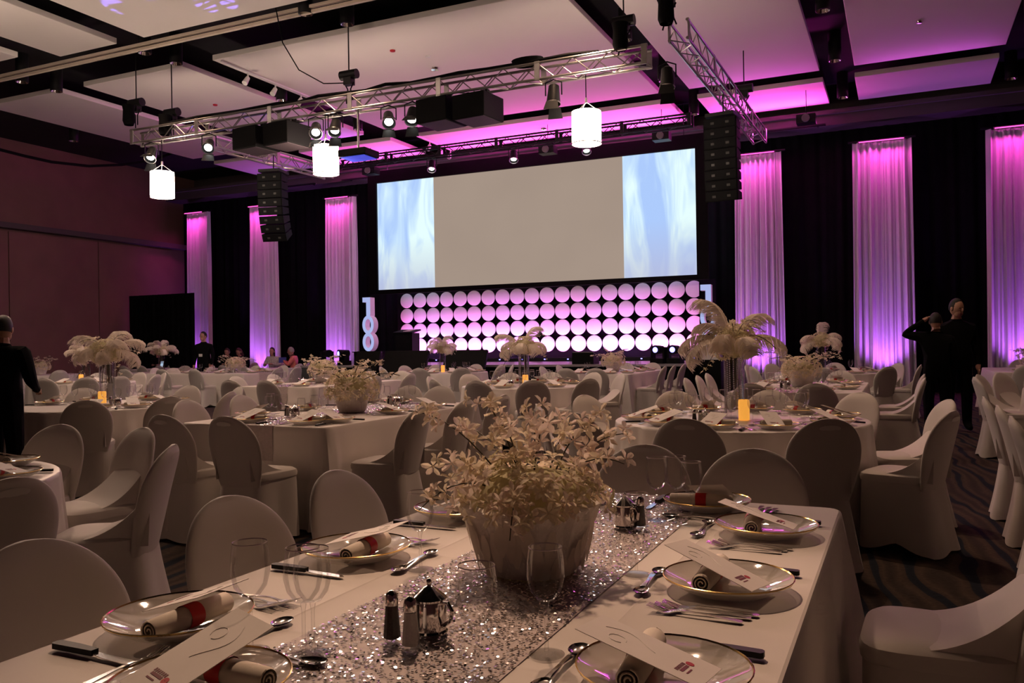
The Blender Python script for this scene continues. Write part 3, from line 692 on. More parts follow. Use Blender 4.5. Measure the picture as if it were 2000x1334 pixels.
# lectern
e = empty('lectern', (-12.5, 20.2, 0.85)); tag(e, 'black lectern standing at the left end of the disc wall', 'lectern')
b = MB(); b.box((0, 0, 0.42), (0.54, 0.40, 0.84)); part('body', b, 'black', e, False)
b = MB(); b.box((0, -0.02, 0.885), (0.62, 0.48, 0.04), m=Matrix.Rotation(R(10), 3, 'X')); part('top', b, 'black', e, False)
b = MB(); b.box((0, 0.0, 0.912), (0.22, 0.30, 0.006), m=Matrix.Rotation(R(10), 3, 'X')); tag(part('paper_sheet', b, 'paper', None, False, loc=(-12.44, 20.2, 0.85)), 'white paper sheet lying on the black lectern', 'paper')

# tall number signs: 1 over 0 over 0
def extrude(outer, inner, d):
    b = MB(); n = len(outer)
    for y, flip in ((-d / 2, False), (d / 2, True)):
        if inner:
            vs = [(x, y, z) for x, z in outer] + [(x, y, z) for x, z in inner]
            fs = [(i, (i + 1) % n, n + (i + 1) % n, n + i) for i in range(n)]
        else:
            vs = [(x, y, z) for x, z in outer]; fs = [tuple(range(n))]
        b.cur = 0 if not flip else 1
        b.add(vs, [f[::-1] for f in fs] if flip else fs)
    b.cur = 1
    for loop in ([outer] if not inner else [outer, inner]):
        vs = [(x, -d / 2, z) for x, z in loop] + [(x, d / 2, z) for x, z in loop]
        fs = [(i, i + n, (i + 1) % n + n, (i + 1) % n) for i in range(n)]
        b.add(vs, fs)
    return b
oval = [(0.175 * math.cos(2 * math.pi * i / 36), 0.25 + 0.25 * math.sin(2 * math.pi * i / 36)) for i in range(36)]
inner = [(0.085 * math.cos(2 * math.pi * i / 36), 0.25 + 0.155 * math.sin(2 * math.pi * i / 36)) for i in range(36)]
one = [(-0.05, 0.0), (0.075, 0.0), (0.075, 0.50), (-0.16, 0.50), (-0.16, 0.37), (-0.05, 0.37)]
ZERO = extrude(oval, inner, 0.24).mesh('digit_zero', ['sign_face', 'sign_side'], False)
ONE = extrude(one, None, 0.24).mesh('digit_one', ['sign_face', 'sign_side'], False)
def number_sign(x, y, z0, label):
    e = empty('number_sign', (x, y, z0), R(4)); tag(e, label, 'sign', 'tall number signs')
    obj('digit_zero', ZERO, e, (0, 0, 0)); obj('digit_zero', ZERO, e, (0, 0, 0.465)); obj('digit_one', ONE, e, (0, 0, 0.955))
number_sign(-13.05, 19.2, 1.205, 'tall glowing blue-white 100 sign left of the screen')
number_sign(-3.93, 19.2, 1.155, 'tall glowing blue-white 100 sign right of the screen, behind feathers')
e = empty('sign_plinth', (-13.0, 19.2, 0.85)); tag(e, 'black plinth under the left number sign', 'plinth')
b = MB(); b.box((0, 0, 0.165), (0.85, 0.5, 0.33)); part('body', b, 'black', e, False); b = MB(); b.box((0, 0, 0.34), (0.92, 0.56, 0.025)); part('top', b, 'black', e, False)
e = empty('sign_plinth', (-3.88, 19.2, 0)); tag(e, 'black stand with white cap block under the right number sign', 'plinth')
b = MB(); b.box((0, 0, 0.46), (0.5, 0.5, 0.92)); part('body', b, 'black', e, False); b = MB(); b.box((0, 0, 1.035), (0.42, 0.42, 0.23)); part('cap_block', b, 'white_paint', e, False)

# confidence monitors in front of the stage
def monitor(x, wd, label, k):
    e = empty('stage_monitor', (x, 17.78, 0)); tag(e, label, 'monitor', 'stage monitors')
    m = Matrix.Rotation(R(-24), 3, 'X')
    me = boxmesh('screen_body', (wd, 0.09, 0.62), 'black', 0.012); obj('screen_body', me, e, (0, 0, 0.92), (R(-24), 0, 0))
    b = MB(); b.box((0, 0, 0), (wd - 0.08, 0.006, 0.52)); part('glass', b, 'black', e, False, loc=(0, 0.035, 0.94), rot=(R(-24), 0, 0))
    for sx in (-1, 1):
        b = MB(); b.box((sx * wd * 0.32, 0.0, 0.36), (0.06, 0.06, 0.72)); part('leg', b, 'black_metal', e, False)
        b = MB(); b.box((sx * wd * 0.32, 0.0, 0.015), (0.08, 0.42, 0.03)); part('foot', b, 'black_metal', e, False)
monitor(-12.2, 0.72, 'narrow black stage monitor below the left number sign', 0)
monitor(-11.08, 1.25, 'black stage monitor below the lectern', 1)
monitor(-9.42, 1.12, 'black stage monitor right of the feather vase before the disc wall', 2)
e = empty('stage_wedge_speaker', (-6.62, 18.45, 0.85)); tag(e, 'grey-topped black wedge speaker on the stage front edge', 'speaker')
wb = MB(); wb.add([(x, y, z) for x in (-0.26, 0.26) for y, z in ((-0.2, 0), (0.2, 0), (0.2, 0.16), (-0.2, 0.27))], [(0, 1, 2, 3)[::-1], (4, 5, 6, 7), (0, 4, 5, 1)[::-1], (1, 5, 6, 2)[::-1], (2, 6, 7, 3)[::-1], (3, 7, 4, 0)[::-1]])
part('cabinet', wb, 'black', e, False)
b = MB(); b.box((0, 0, 0.222), (0.50, 0.40, 0.02), m=Matrix.Rotation(R(-15.4), 3, 'X')); part('grille', b, mat('grey_grille', (0.12, 0.13, 0.13), 0.6), e, False)

# moving heads
def moving_head(x, y, z, rz, label, lens):
    e = empty('moving_head_light', (x, y, z), rz); tag(e, label, 'stage light', 'moving head lights')
    b = MB(); b.box((0, 0, 0.06), (0.32, 0.26, 0.12)); part('base', b, 'black', e, False)
    for s_ in (-1, 1):
        b = MB(); b.box((s_ * 0.145, 0, 0.24), (0.045, 0.14, 0.26)); part('yoke_arm', b, 'black', e, False)
    b = MB(); b.cyl((0, -0.17, 0.31), (0, 0.13, 0.31), 0.105, 0.09, 16); h = part('head', b, 'black', e)
    b = MB(); b.cyl((0, -0.176, 0.31), (0, -0.168, 0.31), 0.062, n=16); part('lens', b, lens, h)
moving_head(-13.45, 18.55, 0.85, R(-28), 'moving head light with blue lens on the stage left corner', 'lens_blue')
moving_head(-14.05, 18.6, 0.85, R(60), 'dark moving head turned sideways at the stage left corner', 'black')
moving_head(-4.93, 18.6, 0.85, R(-14), 'left one of the blue-lensed moving head pair at stage right', 'lens_blue')
moving_head(-4.56, 18.6, 0.85, R(-8), 'right one of the blue-lensed moving head pair at stage right', 'lens_blue')

# ------------------------------------------------------------------ overhead: truss
def truss(p0, p1, label, sec=0.26, tm='alu'):
    p0, p1 = Vector(p0), Vector(p1); L_ = (p1 - p0).length; d = (p1 - p0).normalized()
    e = empty('lighting_truss', p0, math.atan2(d.y, d.x)); tag(e, label, 'truss', 'lighting trusses')
    h = sec / 2
    b = MB(); b.cyl((0, 0, 0), (L_, 0, 0), 0.024, n=8); cm = b.mesh('chord', tm)
    for sy in (-1, 1):
        for sz in (-1, 1): obj('chord', cm, e, (0, sy * h, sz * h))
    n = int(round(L_ / 0.30)); st_ = L_ / n
    b1 = MB(); b1.cyl((0, 0, -h), (st_, 0, h), 0.010, n=6); up = b1.mesh('brace', tm)
    b2 = MB(); b2.cyl((0, 0, h), (st_, 0, -h), 0.010, n=6); dn = b2.mesh('brace', tm)
    b3 = MB(); b3.cyl((0, -h, 0), (st_, h, 0), 0.010, n=6); fl = b3.mesh('brace', tm)
    for i in range(n):
        for sy in (-1, 1): obj('brace', up if (i + (sy > 0)) % 2 else dn, e, (i * st_, sy * h, 0))
        obj('brace', fl, e, (i * st_, 0, -h), (0, 0, 0), (1, 1 if i % 2 else -1, 1))
    pm = MB(); pm.box((0, 0, 0), (0.10, sec + 0.03, sec + 0.01)); pmesh = boxmesh('joint_plate', (0.09, 0.02, sec + 0.05), tm, 0.004)
    k = max(1, int(L_ / 1.55))
    for i in range(k + 1):
        for sy in (-1, 1): obj('joint_plate', pmesh, e, (min(L_ - 0.05, max(0.05, i * L_ / k)), sy * (h + 0.012), 0))
    return e
TZ = 5.665
truss((-14.15, 12.5, TZ), (-3.38, 12.5, TZ), 'long silver lighting truss running across above the middle of the hall')
truss((-13.0, 13.3, TZ), (-12.85, 17.2, TZ), 'silver truss running away from the left end of the long truss')
truss((-2.80, 11.9, TZ + 0.1), (-2.72, 19.0, TZ + 0.1), 'silver truss running towards the stage above the right speakers')

truss((-14.6, 20.0, 6.58), (-4.4, 20.0, 6.58), 'dark lighting truss hanging above the projection screen', 0.26, 'black_metal')

# chain hoists
def hoist(x, y, z, top, label, bag=True):
    e = empty('chain_hoist', (x, y, z)); tag(e, label, 'hoist', 'chain hoists')
    b = MB(); b.cyl((-0.17, 0, 0.14), (0.17, 0, 0.14), 0.085, n=14); part('motor', b, 'black_metal', e)
    b = MB(); b.box((0, 0, 0.02), (0.16, 0.13, 0.13)); part('hook_block', b, 'black_metal', e, False)
    b = MB(); b.cyl((0, 0, 0.22), (0, 0, top - z), 0.012, n=6); part('chain', b, 'black_metal', e)
    b = MB(); b.tube([(-0.10, 0, 0.0), (-0.03, 0, -0.12), (-0.12, 0.08, -0.34)], 0.012, 6); part('sling', b, 'black', e)
    b = MB(); b.tube([(0.10, 0, 0.0), (0.03, 0, -0.12), (0.12, -0.08, -0.34)], 0.012, 6); part('sling', b, 'black', e)
    if bag:
        b = MB(); b.lathe([(0.09, 0), (0.12, 0.08), (0.11, 0.30), (0.13, 0.40)], 12, (0.0, -0.19, -0.36)); part('chain_bag', b, 'black_cloth', e)
hoist(-8.87, 12.5, 6.05, 7.6, 'black chain hoist above the middle of the long truss', False)
hoist(-14.12, 12.5, 6.25, 7.6, 'leftmost black chain hoist above the end of the long truss')
hoist(-13.35, 12.7, 6.0, 7.6, 'black chain hoist second from left above the long truss')
hoist(-3.78, 12.5, 6.12, 7.6, 'black chain hoist above the right end of the long truss')
hoist(-2.95, 12.0, 6.2, 7.6, 'black chain hoist above the near end of the right truss')
hoist(-2.75, 17.2, 6.2, 7.6, 'far black chain hoist above the right truss', False)

# black box speakers on the truss
def box_speaker(x, label, z=5.26, wd=0.62):
    e = empty('truss_box_speaker', (x, 12.5, z), R(-6)); tag(e, label, 'speaker', 'box speakers on the truss')
    obj('cabinet', boxmesh('cabinet', (wd, 0.62, 0.40), 'grille', 0.015), e)
    b = MB(); b.box((0, 0, -0.203), (wd - 0.06, 0.56, 0.008)); part('grille', b, mat('soft_grille', (0.06, 0.045, 0.05), 0.6), e, False)
    for sx in (-1, 1):
        b = MB(); b.box((sx * 0.18, 0, 0.24), (0.05, 0.08, 0.12)); part('clamp', b, 'black_metal', e, False)
box_speaker(-11.0, 'left black box hanging in the left pair under the long truss')
box_speaker(-10.27, 'right black box hanging in the left pair under the long truss')
box_speaker(-7.0, 'left black box hanging in the right pair under the long truss')
box_speaker(-6.30, 'right black box hanging in the right pair under the long truss', 5.24)

# par cans
def par(x, y, z, rz, tilt, label, lens='lens_white', barn=True):
    e = empty('par_can_light', (x, y, z), rz); tag(e, label, 'stage light', 'par cans')
    b = MB(); b.tube([(-0.13, 0, -0.16), (-0.13, 0, 0.04), (0, 0, 0.09), (0.13, 0, 0.04), (0.13, 0, -0.16)], 0.012, 6); part('yoke', b, 'black_metal', e)
    h = empty('head_pivot', (0, 0, -0.14)); 
    b = MB(); b.lathe([(0.03, -0.17), (0.085, -0.13), (0.095, -0.02), (0.108, 0.10), (0.112, 0.16)], 18)
    COL.objects.unlink(h); bpy.data.objects.remove(h)
    hd = part('lamp_body', b, 'black_metal', e, loc=(0, 0, -0.14), rot=(R(90 + tilt), 0, 0))
    b = MB(); b.lathe([(0.001, 0.12), (0.075, 0.12)], 18); part('lens', b, lens, hd)
    b = MB(); b.lathe([(0.112, 0.155), (0.118, 0.155), (0.118, 0.175), (0.112, 0.175)], 18); part('rim', b, 'alu', hd)
    if barn:
        for k in range(2):
            b = MB(); b.add([(-0.09, 0, 0), (0.09, 0, 0), (0.12, 0.06, 0.17), (-0.12, 0.06, 0.17)], [(0, 1, 2, 3)])
            part('barn_door', b, 'black_metal', hd, False, loc=(0, 0.115 * (1 if k else -1), 0.17), rot=(0, 0, 0 if k else R(180)))
PN = [(-13.62, -30, 48, 'leftmost lit par can under the long truss', 'lens_white'), (-12.1, -35, 35, 'second lit par can from the left truss end', 'lens_white'),
      (-9.55, -35, 40, 'par can left of the middle drum lamp cable', 'lens_white'), (-9.12, -25, 52, 'par can just right of the middle drum lamp cable', 'lens_white'),
      (-8.0, -35, 42, 'left one of two par cans right of the ceiling projector', 'lens_white'), (-7.52, -20, 55, 'right one of two par cans right of the ceiling projector', 'lens_white'),
      (-4.92, 10, 78, 'downward par can left of the right drum lamp', 'black_metal'), (-3.1, 10, 80, 'downward par can at the right truss end', 'black_metal')]
for x, rz, tl, lb, ln in PN: par(x, 12.42, 5.42, R(-rz if rz < 0 else rz), tl, lb, ln)
for x, lb in ((-11.52, 'left one of three small lit lamps above the screen'), (-9.07, 'middle one of three small lit lamps above the screen'), (-7.07, 'right one of three small lit lamps above the screen')):
    par(x, 20.0, 6.38, R(25), 60, lb, 'lens_white', False)

for k, (x, y, z, tg_, pw, an) in enumerate(UNSEEN_PARS):
    par(x, y, z, R(50), 45, ['par can out of frame overhead at left', 'second par can out of frame overhead at left', 'par can out of frame overhead in the middle', 'added par can out of frame above the foreground table'][k], 'lens_white', False)
# pole-hung projector
e = empty('ceiling_projector', (-8.69, 12.5, 4.66)); tag(e, 'black projector hanging on a pole below the long truss', 'projector')
obj('body', boxmesh('body', (0.58, 0.46, 0.13), 'black', 0.02), e, (0, 0, 0.09))
b = MB(); b.box((0, 0, 0.018), (0.50, 0.40, 0.012)); part('underside_panel', b, mat('blue_lit_panel', (0.05, 0.07, 0.5), 0.4, emit=(0.06, 0.10, 1.0), estr=0.5), e, False)
b = MB(); b.cyl((0.16, 0.23, 0.09), (0.16, 0.28, 0.09), 0.05, 0.045, 16); part('lens', b, 'black_metal', e)
b = MB(); b.cyl((0, 0, 0.15), (0, 0, 0.9), 0.022, n=10); part('pole', b, 'alu', e)
b = MB(); b.box((0, 0, 0.17), (0.16, 0.16, 0.03)); part('bracket', b, 'black_metal', e, False)

# line arrays
def line_array(x, y, ztop, n, rz, step, curve, label):
    e = empty('line_array_speaker', (x, y, ztop), rz); tag(e, label, 'speaker', 'hanging line arrays')
    b = MB(); b.box((0, 0, 0.06), (0.5, 0.5, 0.06)); part('fly_bar', b, 'black_metal', e, False)
    b = MB(); b.cyl((0, 0, 0.09), (0, 0, 5.66 - ztop), 0.012, n=6); part('cable', b, 'black_metal', e)
    cm = MB(); cm.add([(sx * w_, yy, sz * hh) for sx in (-1, 1) for (yy, w_, hh) in ((-0.22, 0.29, 0.087), (0.20, 0.24, 0.060)) for sz in (-1, 1)],
                      [(0, 1, 3, 2), (4, 6, 7, 5), (0, 4, 5, 1), (2, 3, 7, 6), (0, 2, 6, 4), (1, 5, 7, 3)]); cme = cm.mesh('cabinet', 'grille', False)
    gm = MB(); gm.box((0, -0.224, 0), (0.54, 0.01, 0.15)); gme = gm.mesh('front_grille', mat('array_front', (0.004, 0.004, 0.005), 0.6, spec=0.12), False)
    hm_ = MB(); hm_.box((0.0, -0.231, 0), (0.06, 0.006, 0.04)); hme = hm_.mesh('badge', mat('array_badge', (0.05, 0.05, 0.045), 0.5), False)
    z = 0.0; a = 0.0; yy = 0.0
    for i in range(n):
        z -= step * math.cos(R(a)) * 0.5; yy += step * math.sin(R(a)) * 0.5
        c = obj('cabinet', cme, e, (0, yy, z), (R(a), 0, 0)); g = obj('front_grille', gme, c)
        for sx in (-0.13, 0.13): obj('badge', hme, c, (sx, 0, 0))
        z -= step * math.cos(R(a)) * 0.5; yy += step * math.sin(R(a)) * 0.5
        a += curve * (i + 1) / n
line_array(-12.72, 15.0, 5.22, 8, R(14), 0.180, 7.0, 'curved black hanging speaker column left of the screen')
line_array(-2.76, 15.0, 5.20, 8, R(-6), 0.178, 1.6, 'straight black hanging speaker column right of the screen')

# drum pendants
def drum(x, y, z, label, cable=None):
    e = empty('drum_pendant', (x, y, z)); tag(e, label, 'lamp', 'drum pendants')
    b = MB(); b.lathe([(0.228, 0.0), (0.228, 0.50)], 32); part('shade', b, 'shade', e)
    b = MB(); b.lathe([(0.001, 0.012), (0.226, 0.012)], 32); part('diffuser', b, 'shade', e)
    b = MB(); b.lathe([(0.228, -0.006), (0.236, -0.006), (0.236, 0.010), (0.228, 0.010)], 32); part('rim', b, 'white_paint', e)
    for k in range(3):
        t = 2 * math.pi * k / 3 + 0.4; b = MB(); b.tube([(0.22 * math.cos(t), 0.22 * math.sin(t), 0.50), (0, 0, 0.66)], 0.005, 5); part('hanger', b, 'alu', e)
    b = MB(); b.cyl((0, 0, 0.64), (0, 0, 0.72), 0.02, n=8); part('cap', b, 'alu', e)
    b = MB(); b.cyl((0, 0, 0.72), (0.0, 0, (5.57 if cable is None else cable) - z), 0.008, n=6); part('cord', b, 'black', e)
drum(-13.43, 12.5, 4.40, 'white glowing drum lamp hanging furthest left')
drum(-9.40, 12.5, 4.47, 'white glowing drum lamp hanging left of the projector')
drum(-4.41, 12.5, 4.45, 'white glowing drum lamp hanging in front of the pink ceiling')
for x, y in ((-13.4, 7.3), (-9.0, 6.9)):
    drum(x, y, 5.8, 'white glowing drum lamp out of frame above, ' + ('left one' if x < -10 else 'right one'), 7.55)

# downlight cans, track heads, sprinklers
cm = MB(); cm.lathe([(0.115, 0.0), (0.125, 0.0), (0.125, 0.62), (0.001, 0.62)], 18); CAN = cm.mesh('housing', 'black_metal')
rm = MB(); rm.lathe([(0.085, 0.06), (0.118, 0.002)], 18); RIM = rm.mesh('reflector', 'chrome')
lm = MB(); lm.lathe([(0.001, 0.075), (0.07, 0.075)], 14); LAMP = lm.mesh('lamp', 'lens_dim')
for i, (x, y) in enumerate(CANS):
    px = px_of(x, y, 7.05)
    if not (-40 < px[0] < 2040 and -40 < px[1] < 600): 
        oof = globals().get('oof', -1) + 1; lab = 'black downlight can out of frame overhead, %s from the stage' % (ORD + ['eighth', 'ninth', 'tenth', 'eleventh', 'twelfth', 'thirteenth', 'fourteenth'])[oof]
    else:
        lab = 'black downlight can in ceiling slot, %s' % {0: 'near the top left cable', 1: 'where the middle hoist chain rises', 2: 'at the crossing of left slots', 3: 'just beyond the left slot crossing', 4: 'at far left rail', 5: 'beyond the far left rail', 6: 'nearest in the slot right of the truss', 7: 'second in the slot right of the truss', 8: 'third in the slot right of the truss', 9: 'nearest beside the right truss end', 10: 'second beside the right truss end', 11: 'third, above the screen corner', 12: 'nearest in the rightmost slot', 13: 'farthest in the rightmost slot', 14: 'nearest in the track light slot', 15: 'farther in the track light slot', 16: 'over the brown side wall'}.get(i, 'farther along')
    e = empty('downlight', (x, y, 7.0)); tag(e, lab, 'downlight', 'ceiling downlights')
    obj('housing', CAN, e); obj('reflector', RIM, e); obj('lamp', LAMP, e)
tm = MB(); tm.cyl((0, 0, 0), (0.0, -0.10, -0.14), 0.045, 0.06, 12); HEAD = tm.mesh('head', 'white_paint')
sm = MB(); sm.cyl((0, 0, 0), (0, 0, 0.10), 0.018, n=8); STEM = sm.mesh('stem', 'white_paint')
for j, (x, y0, y1, hs, lb) in enumerate(((-12.22, 12.9, 17.0, (13.66, 14.51, 15.37), 'above the long truss'), (-11.92, 19.75, 22.0, (20.6, 21.3, 21.8), 'beside the pink ceiling panel'))):
    e = empty('track_light_rail', (x, y0, 7.06)); tag(e, 'white track light rail ' + lb, 'track rail')
    b = MB(); b.box((0, (y1 - y0) / 2, 0.015), (0.035, y1 - y0, 0.03)); part('rail', b, 'white_paint', e, False)
    for q, y in enumerate(hs):
        h = empty('track_light', (x, y, 6.95)); tag(h, 'white track spotlight, %s along rail %s' % (('nearest', 'middle', 'farthest')[q], lb), 'spotlight', 'track spotlights')
        obj('stem', STEM, h); obj('head', HEAD, h)
sp = MB(); sp.lathe([(0.001, -0.03), (0.05, -0.025), (0.055, 0.0), (0.001, 0.0)], 12)
for k, (x, y, m_, lb) in enumerate(((-8.9, 14.0, 'ink_red', 'red smoke detector on the big ceiling panel'), (-8.45, 14.6, 'white_paint', 'white detector disc on the big ceiling panel'), (-8.6, 18.1, 'chrome', 'ring vent on the big ceiling panel near the pink'), (-8.6, 20.95, 'chrome', 'ring vent on the pink ceiling panel'), (-16.8 + 2.2, 15.2, 'ink_red', 'small red detector on the left ceiling panel'), (-8.7, 15.3, 'chrome', 'ring vent above the long truss'), (0.4, 17.1, 'chrome', 'small dark detector on the violet ceiling panel'))):
    o = obj('ceiling_detector', sp.mesh('ceiling_detector', m_), None, (x, y, 7.098), (0, 0, 0), (1.6,) * 3 if 'vent' in lb else (1, 1, 1)); tag(o, lb, 'detector')
b = MB(); pts = [(-9.55, 11.35, 7.2), (-9.6, 11.6, 6.6), (-9.5, 11.9, 6.2), (-9.2, 12.2, 6.0), (-8.9, 12.4, 6.02)]; b.tube(pts, 0.012, 6)
tag(part('black_cable', b, 'black', None), 'loose black cable swooping from the ceiling to the middle hoist', 'cable')
b = MB(); pts = [(-13.3 + i * 0.48, 12.42 + 0.05 * math.sin(i * 2.1), 5.83 + 0.035 * abs(math.sin(i * 1.3))) for i in range(20)]; b.tube(pts, 0.03, 6)
tag(part('cable_bundle', b, 'black', None), 'black cable bundle lying along the top of the long truss', 'cable')
e = empty('cable_coil', (-5.4, 12.5, 5.82)); tag(e, 'coil of black cable resting on top of the long truss', 'cable')
for k in range(5):
    b = MB(); b.tube([(0.22 * math.cos(R(a)) * (1 + 0.05 * k), 0.13 * math.sin(R(a)), 0.02 + 0.02 * k) for a in range(0, 361, 20)], 0.014, 5); part('loop', b, 'black', e)
# small rig lights hanging over the soffit
for k, (x, lb) in enumerate(((-13.9, 'leftmost'), (-8.35, 'middle left'), (-5.3, 'middle right'), (-1.9, 'rightmost'))):
    e = empty('rig_fixture', (x, 20.6, 6.42)); tag(e, 'dark hanging rig fixture before the ceiling soffit, ' + lb, 'stage light', 'soffit rig fixtures')
    b = MB(); b.box((0, 0, 0), (0.42, 0.30, 0.20)); part('body', b, 'black_metal', e, False)
    b = MB(); b.cyl((0, -0.15, 0.0), (0, -0.20, 0.0), 0.09, n=14); part('face', b, mat('pale_face', (0.3, 0.27, 0.28), 0.5), e)
    b = MB(); b.cyl((0, 0, 0.1), (0, 0, 1.1), 0.008, n=5); part('cable', b, 'black', e)

for k, (x0, x1, y, z, lb) in enumerate(((-12.0, -5.0, 21.97, 6.585, 'under the widest pink ceiling panel'), (-16.0, -12.9, 21.97, 6.585, 'under the left pink ceiling panel'), (-4.2, -1.5, 21.97, 6.585, 'under the right pink ceiling panel'), (-19.3, -16.9, 21.97, 6.585, 'under the far left ceiling panel'))):  # thin housings added to go with the soffit wash lights
    e = empty('added_wash_batten', ((x0 + x1) / 2, y, z)); tag(e, 'added thin dark light batten on the soffit ' + lb, 'stage light', 'added soffit wash battens')
    b = MB(); b.box((0, 0, 0), ((x1 - x0) * 0.94, 0.09, 0.035)); part('housing', b, 'black_metal', e, False)
    for sx in (-0.4, 0.4):
        b = MB(); b.box((sx * (x1 - x0), 0.10, 0.0), (0.04, 0.20, 0.03)); part('bracket', b, 'black_metal', e, False)
# ------------------------------------------------------------------ tableware prototypes (all stand on z = 0)
TZ0 = 0.7585
def lathe_me(name, prof, m, n=24):
    b = MB(); b.lathe(prof, n); return b.mesh(name, m)
PLATE = lathe_me('dish', [(0.001, 0.008), (0.085, 0.008), (0.098, 0.012), (0.142, 0.030), (0.148, 0.034), (0.146, 0.028), (0.100, 0.003), (0.088, 0.0), (0.001, 0.0)], 'plate', 40)
PRIM = lathe_me('gold_rim', [(0.1465, 0.0335), (0.1482, 0.0362), (0.1502, 0.0352), (0.1490, 0.0325)], 'gold', 40)
GL_BOWL = lathe_me('bowl', [(0.004, 0.100), (0.016, 0.104), (0.030, 0.122), (0.0365, 0.148), (0.0355, 0.175), (0.0315, 0.205)], 'glass', 26)
GL_RIM = lathe_me('rim', [(0.0312, 0.2045), (0.0317, 0.2056), (0.0322, 0.2045), (0.0317, 0.2034)], mat('glass_rim', (0.72, 0.62, 0.68), 0.15, 0.2, var=0.02), 26)  # pale lilac colour paints the bright glint along the glass edge
GL_STEM = lathe_me('stem', [(0.0045, 0.006), (0.0036, 0.03), (0.0036, 0.085), (0.006, 0.098), (0.003, 0.103)], 'glass', 12)
GL_FOOT = lathe_me('foot', [(0.001, 0.0), (0.0335, 0.0), (0.0345, 0.0015), (0.020, 0.005), (0.0045, 0.008)], thin_glass('glass_foot', clear=0.9), 26)
def wine_glass(x, y, label, full=True, z=TZ0, s=1.0):
    e = empty('wine_glass', (x, y, z)); e.scale = (s, s, s); tag(e, label, 'glass', 'stemmed glasses')
    obj('bowl', GL_BOWL, e); obj('stem', GL_STEM, e); obj('foot', GL_FOOT, e)
    if full: obj('rim', GL_RIM, e)
    return e
# rolled napkin along local X
b = MB(); vs = []; fs = []; n = 20
for k, (x, rr) in enumerate(((-0.105, 0.020), (-0.10, 0.023), (-0.03, 0.0245), (0.03, 0.025), (0.10, 0.023), (0.105, 0.019))):
    for i in range(n):
        t = 2 * math.pi * i / n; vs.append((x, rr * math.cos(t), 0.024 + rr * 0.92 * math.sin(t)))
for k in range(5):
    for i in range(n): fs.append((k * n + i, k * n + (i + 1) % n, (k + 1) * n + (i + 1) % n, (k + 1) * n + i))
b.add(vs, fs)
# spiral ends of the roll
for sx in (-1, 1):
    pts = [(sx * 0.1045, (0.003 + 0.0165 * t / 14) * math.cos(t), 0.024 + (0.003 + 0.0165 * t / 14) * math.sin(t)) for t in [j * 0.45 for j in range(32)]]
    b.tube(pts, 0.0016, 4)
NAP = b.mesh('napkin_roll', 'napkin')
b = MB(); vs = []
for x in (-0.018, 0.018):
    for i in range(n):
        t = 2 * math.pi * i / n; vs.append((x, 0.0262 * math.cos(t), 0.024 + 0.0250 * math.sin(t)))
b.add(vs, [(i, (i + 1) % n, n + (i + 1) % n, n + i) for i in range(n)])
b.add([(-0.016, 0.0, 0.0495), (0.016, 0.0, 0.0495), (0.045, 0.030, 0.036), (0.022, 0.033, 0.034)], [(0, 1, 2, 3)])
BAND = b.mesh('ribbon', 'band')
def napkin(x, y, rz, label, z=TZ0 + 0.010):
    e = empty('napkin_roll', (x, y, z), rz); tag(e, label, 'napkin', 'rolled napkins')
    obj('napkin', NAP, e); obj('ribbon', BAND, e)['label'] = 'bright red ribbon'
    return e
# menu card: flat thin card in local XY (x long), with maroon print and pale embossed curl
CARD = boxmesh('card', (0.225, 0.118, 0.0012), 'paper')
b = MB(); b.box((0.0, 0.0, 0.0010), (0.006, 0.034, 0.0004)); b.box((0.010, -0.004, 0.0010), (0.003, 0.024, 0.0004))
for i in range(7): b.box((-0.008, -0.018 + i * 0.006, 0.0010), (0.007, 0.0035, 0.0004))
PRINT = b.mesh('maroon_lettering', 'ink', False)
b = MB(); b.lathe([(0.001, 0.0008), (0.0075, 0.0008), (0.0075, 0.0013), (0.001, 0.0013)], 14); EMBLEM = b.mesh('red_emblem', 'ink_red')
b = MB(); b.tube([(-0.085 + 0.10 * t, 0.018 * math.sin(t * 4.2) + 0.01, 0.0009) for t in [i / 12 for i in range(13)]], 0.0007, 4)
b.tube([(-0.05 + 0.016 * math.cos(t), -0.018 + 0.016 * math.sin(t), 0.0009) for t in [i * 0.5 for i in range(12)]], 0.0007, 4); CURL = b.mesh('embossed_curl', 'emboss')
def menu(x, y, z, rz, tilt, roll, label, detail=True):
    e = empty('menu_card', (x, y, z)); e.rotation_euler = (Matrix.Rotation(rz, 3, 'Z') @ Matrix.Rotation(tilt, 3, 'Y') @ Matrix.Rotation(roll, 3, 'X')).to_euler()
    tag(e, label, 'menu', 'menu cards')
    obj('card', CARD, e)
    if detail:
        obj('maroon_lettering', PRINT, e, (0.070, -0.012, 0)); obj('red_emblem', EMBLEM, e, (0.070, 0.016, 0)); obj('embossed_curl', CURL, e)
    return e
# cutlery along local X, handle end at -X
def curve_bar(pts, widths, th=0.0022):
    b = MB(); vs = []; fs = []
    for (x, z), wv in zip(pts, widths):
        vs += [(x, -wv, z), (x, wv, z), (x, wv, z + th), (x, -wv, z + th)]
    m = len(pts)
    for k in range(m - 1):
        for i in range(4): fs.append((k * 4 + i, k * 4 + (i + 1) % 4, (k + 1) * 4 + (i + 1) % 4, (k + 1) * 4 + i))
    fs += [(0, 1, 2, 3)[::-1], tuple(range((m - 1) * 4, m * 4))]
    b.add(vs, fs); return b
H = [(-0.105, 0.001), (-0.10, 0.0015), (-0.07, 0.004), (-0.02, 0.007), (0.02, 0.0075), (0.04, 0.004)]; HW = [0.004, 0.0085, 0.0075, 0.0038, 0.003, 0.0035]
b = curve_bar(H, HW); FORK_H = b.mesh('handle', 'steel')
b = curve_bar([(0.038, 0.004), (0.05, 0.002), (0.062, 0.002)], [0.0035, 0.011, 0.0125], 0.002)
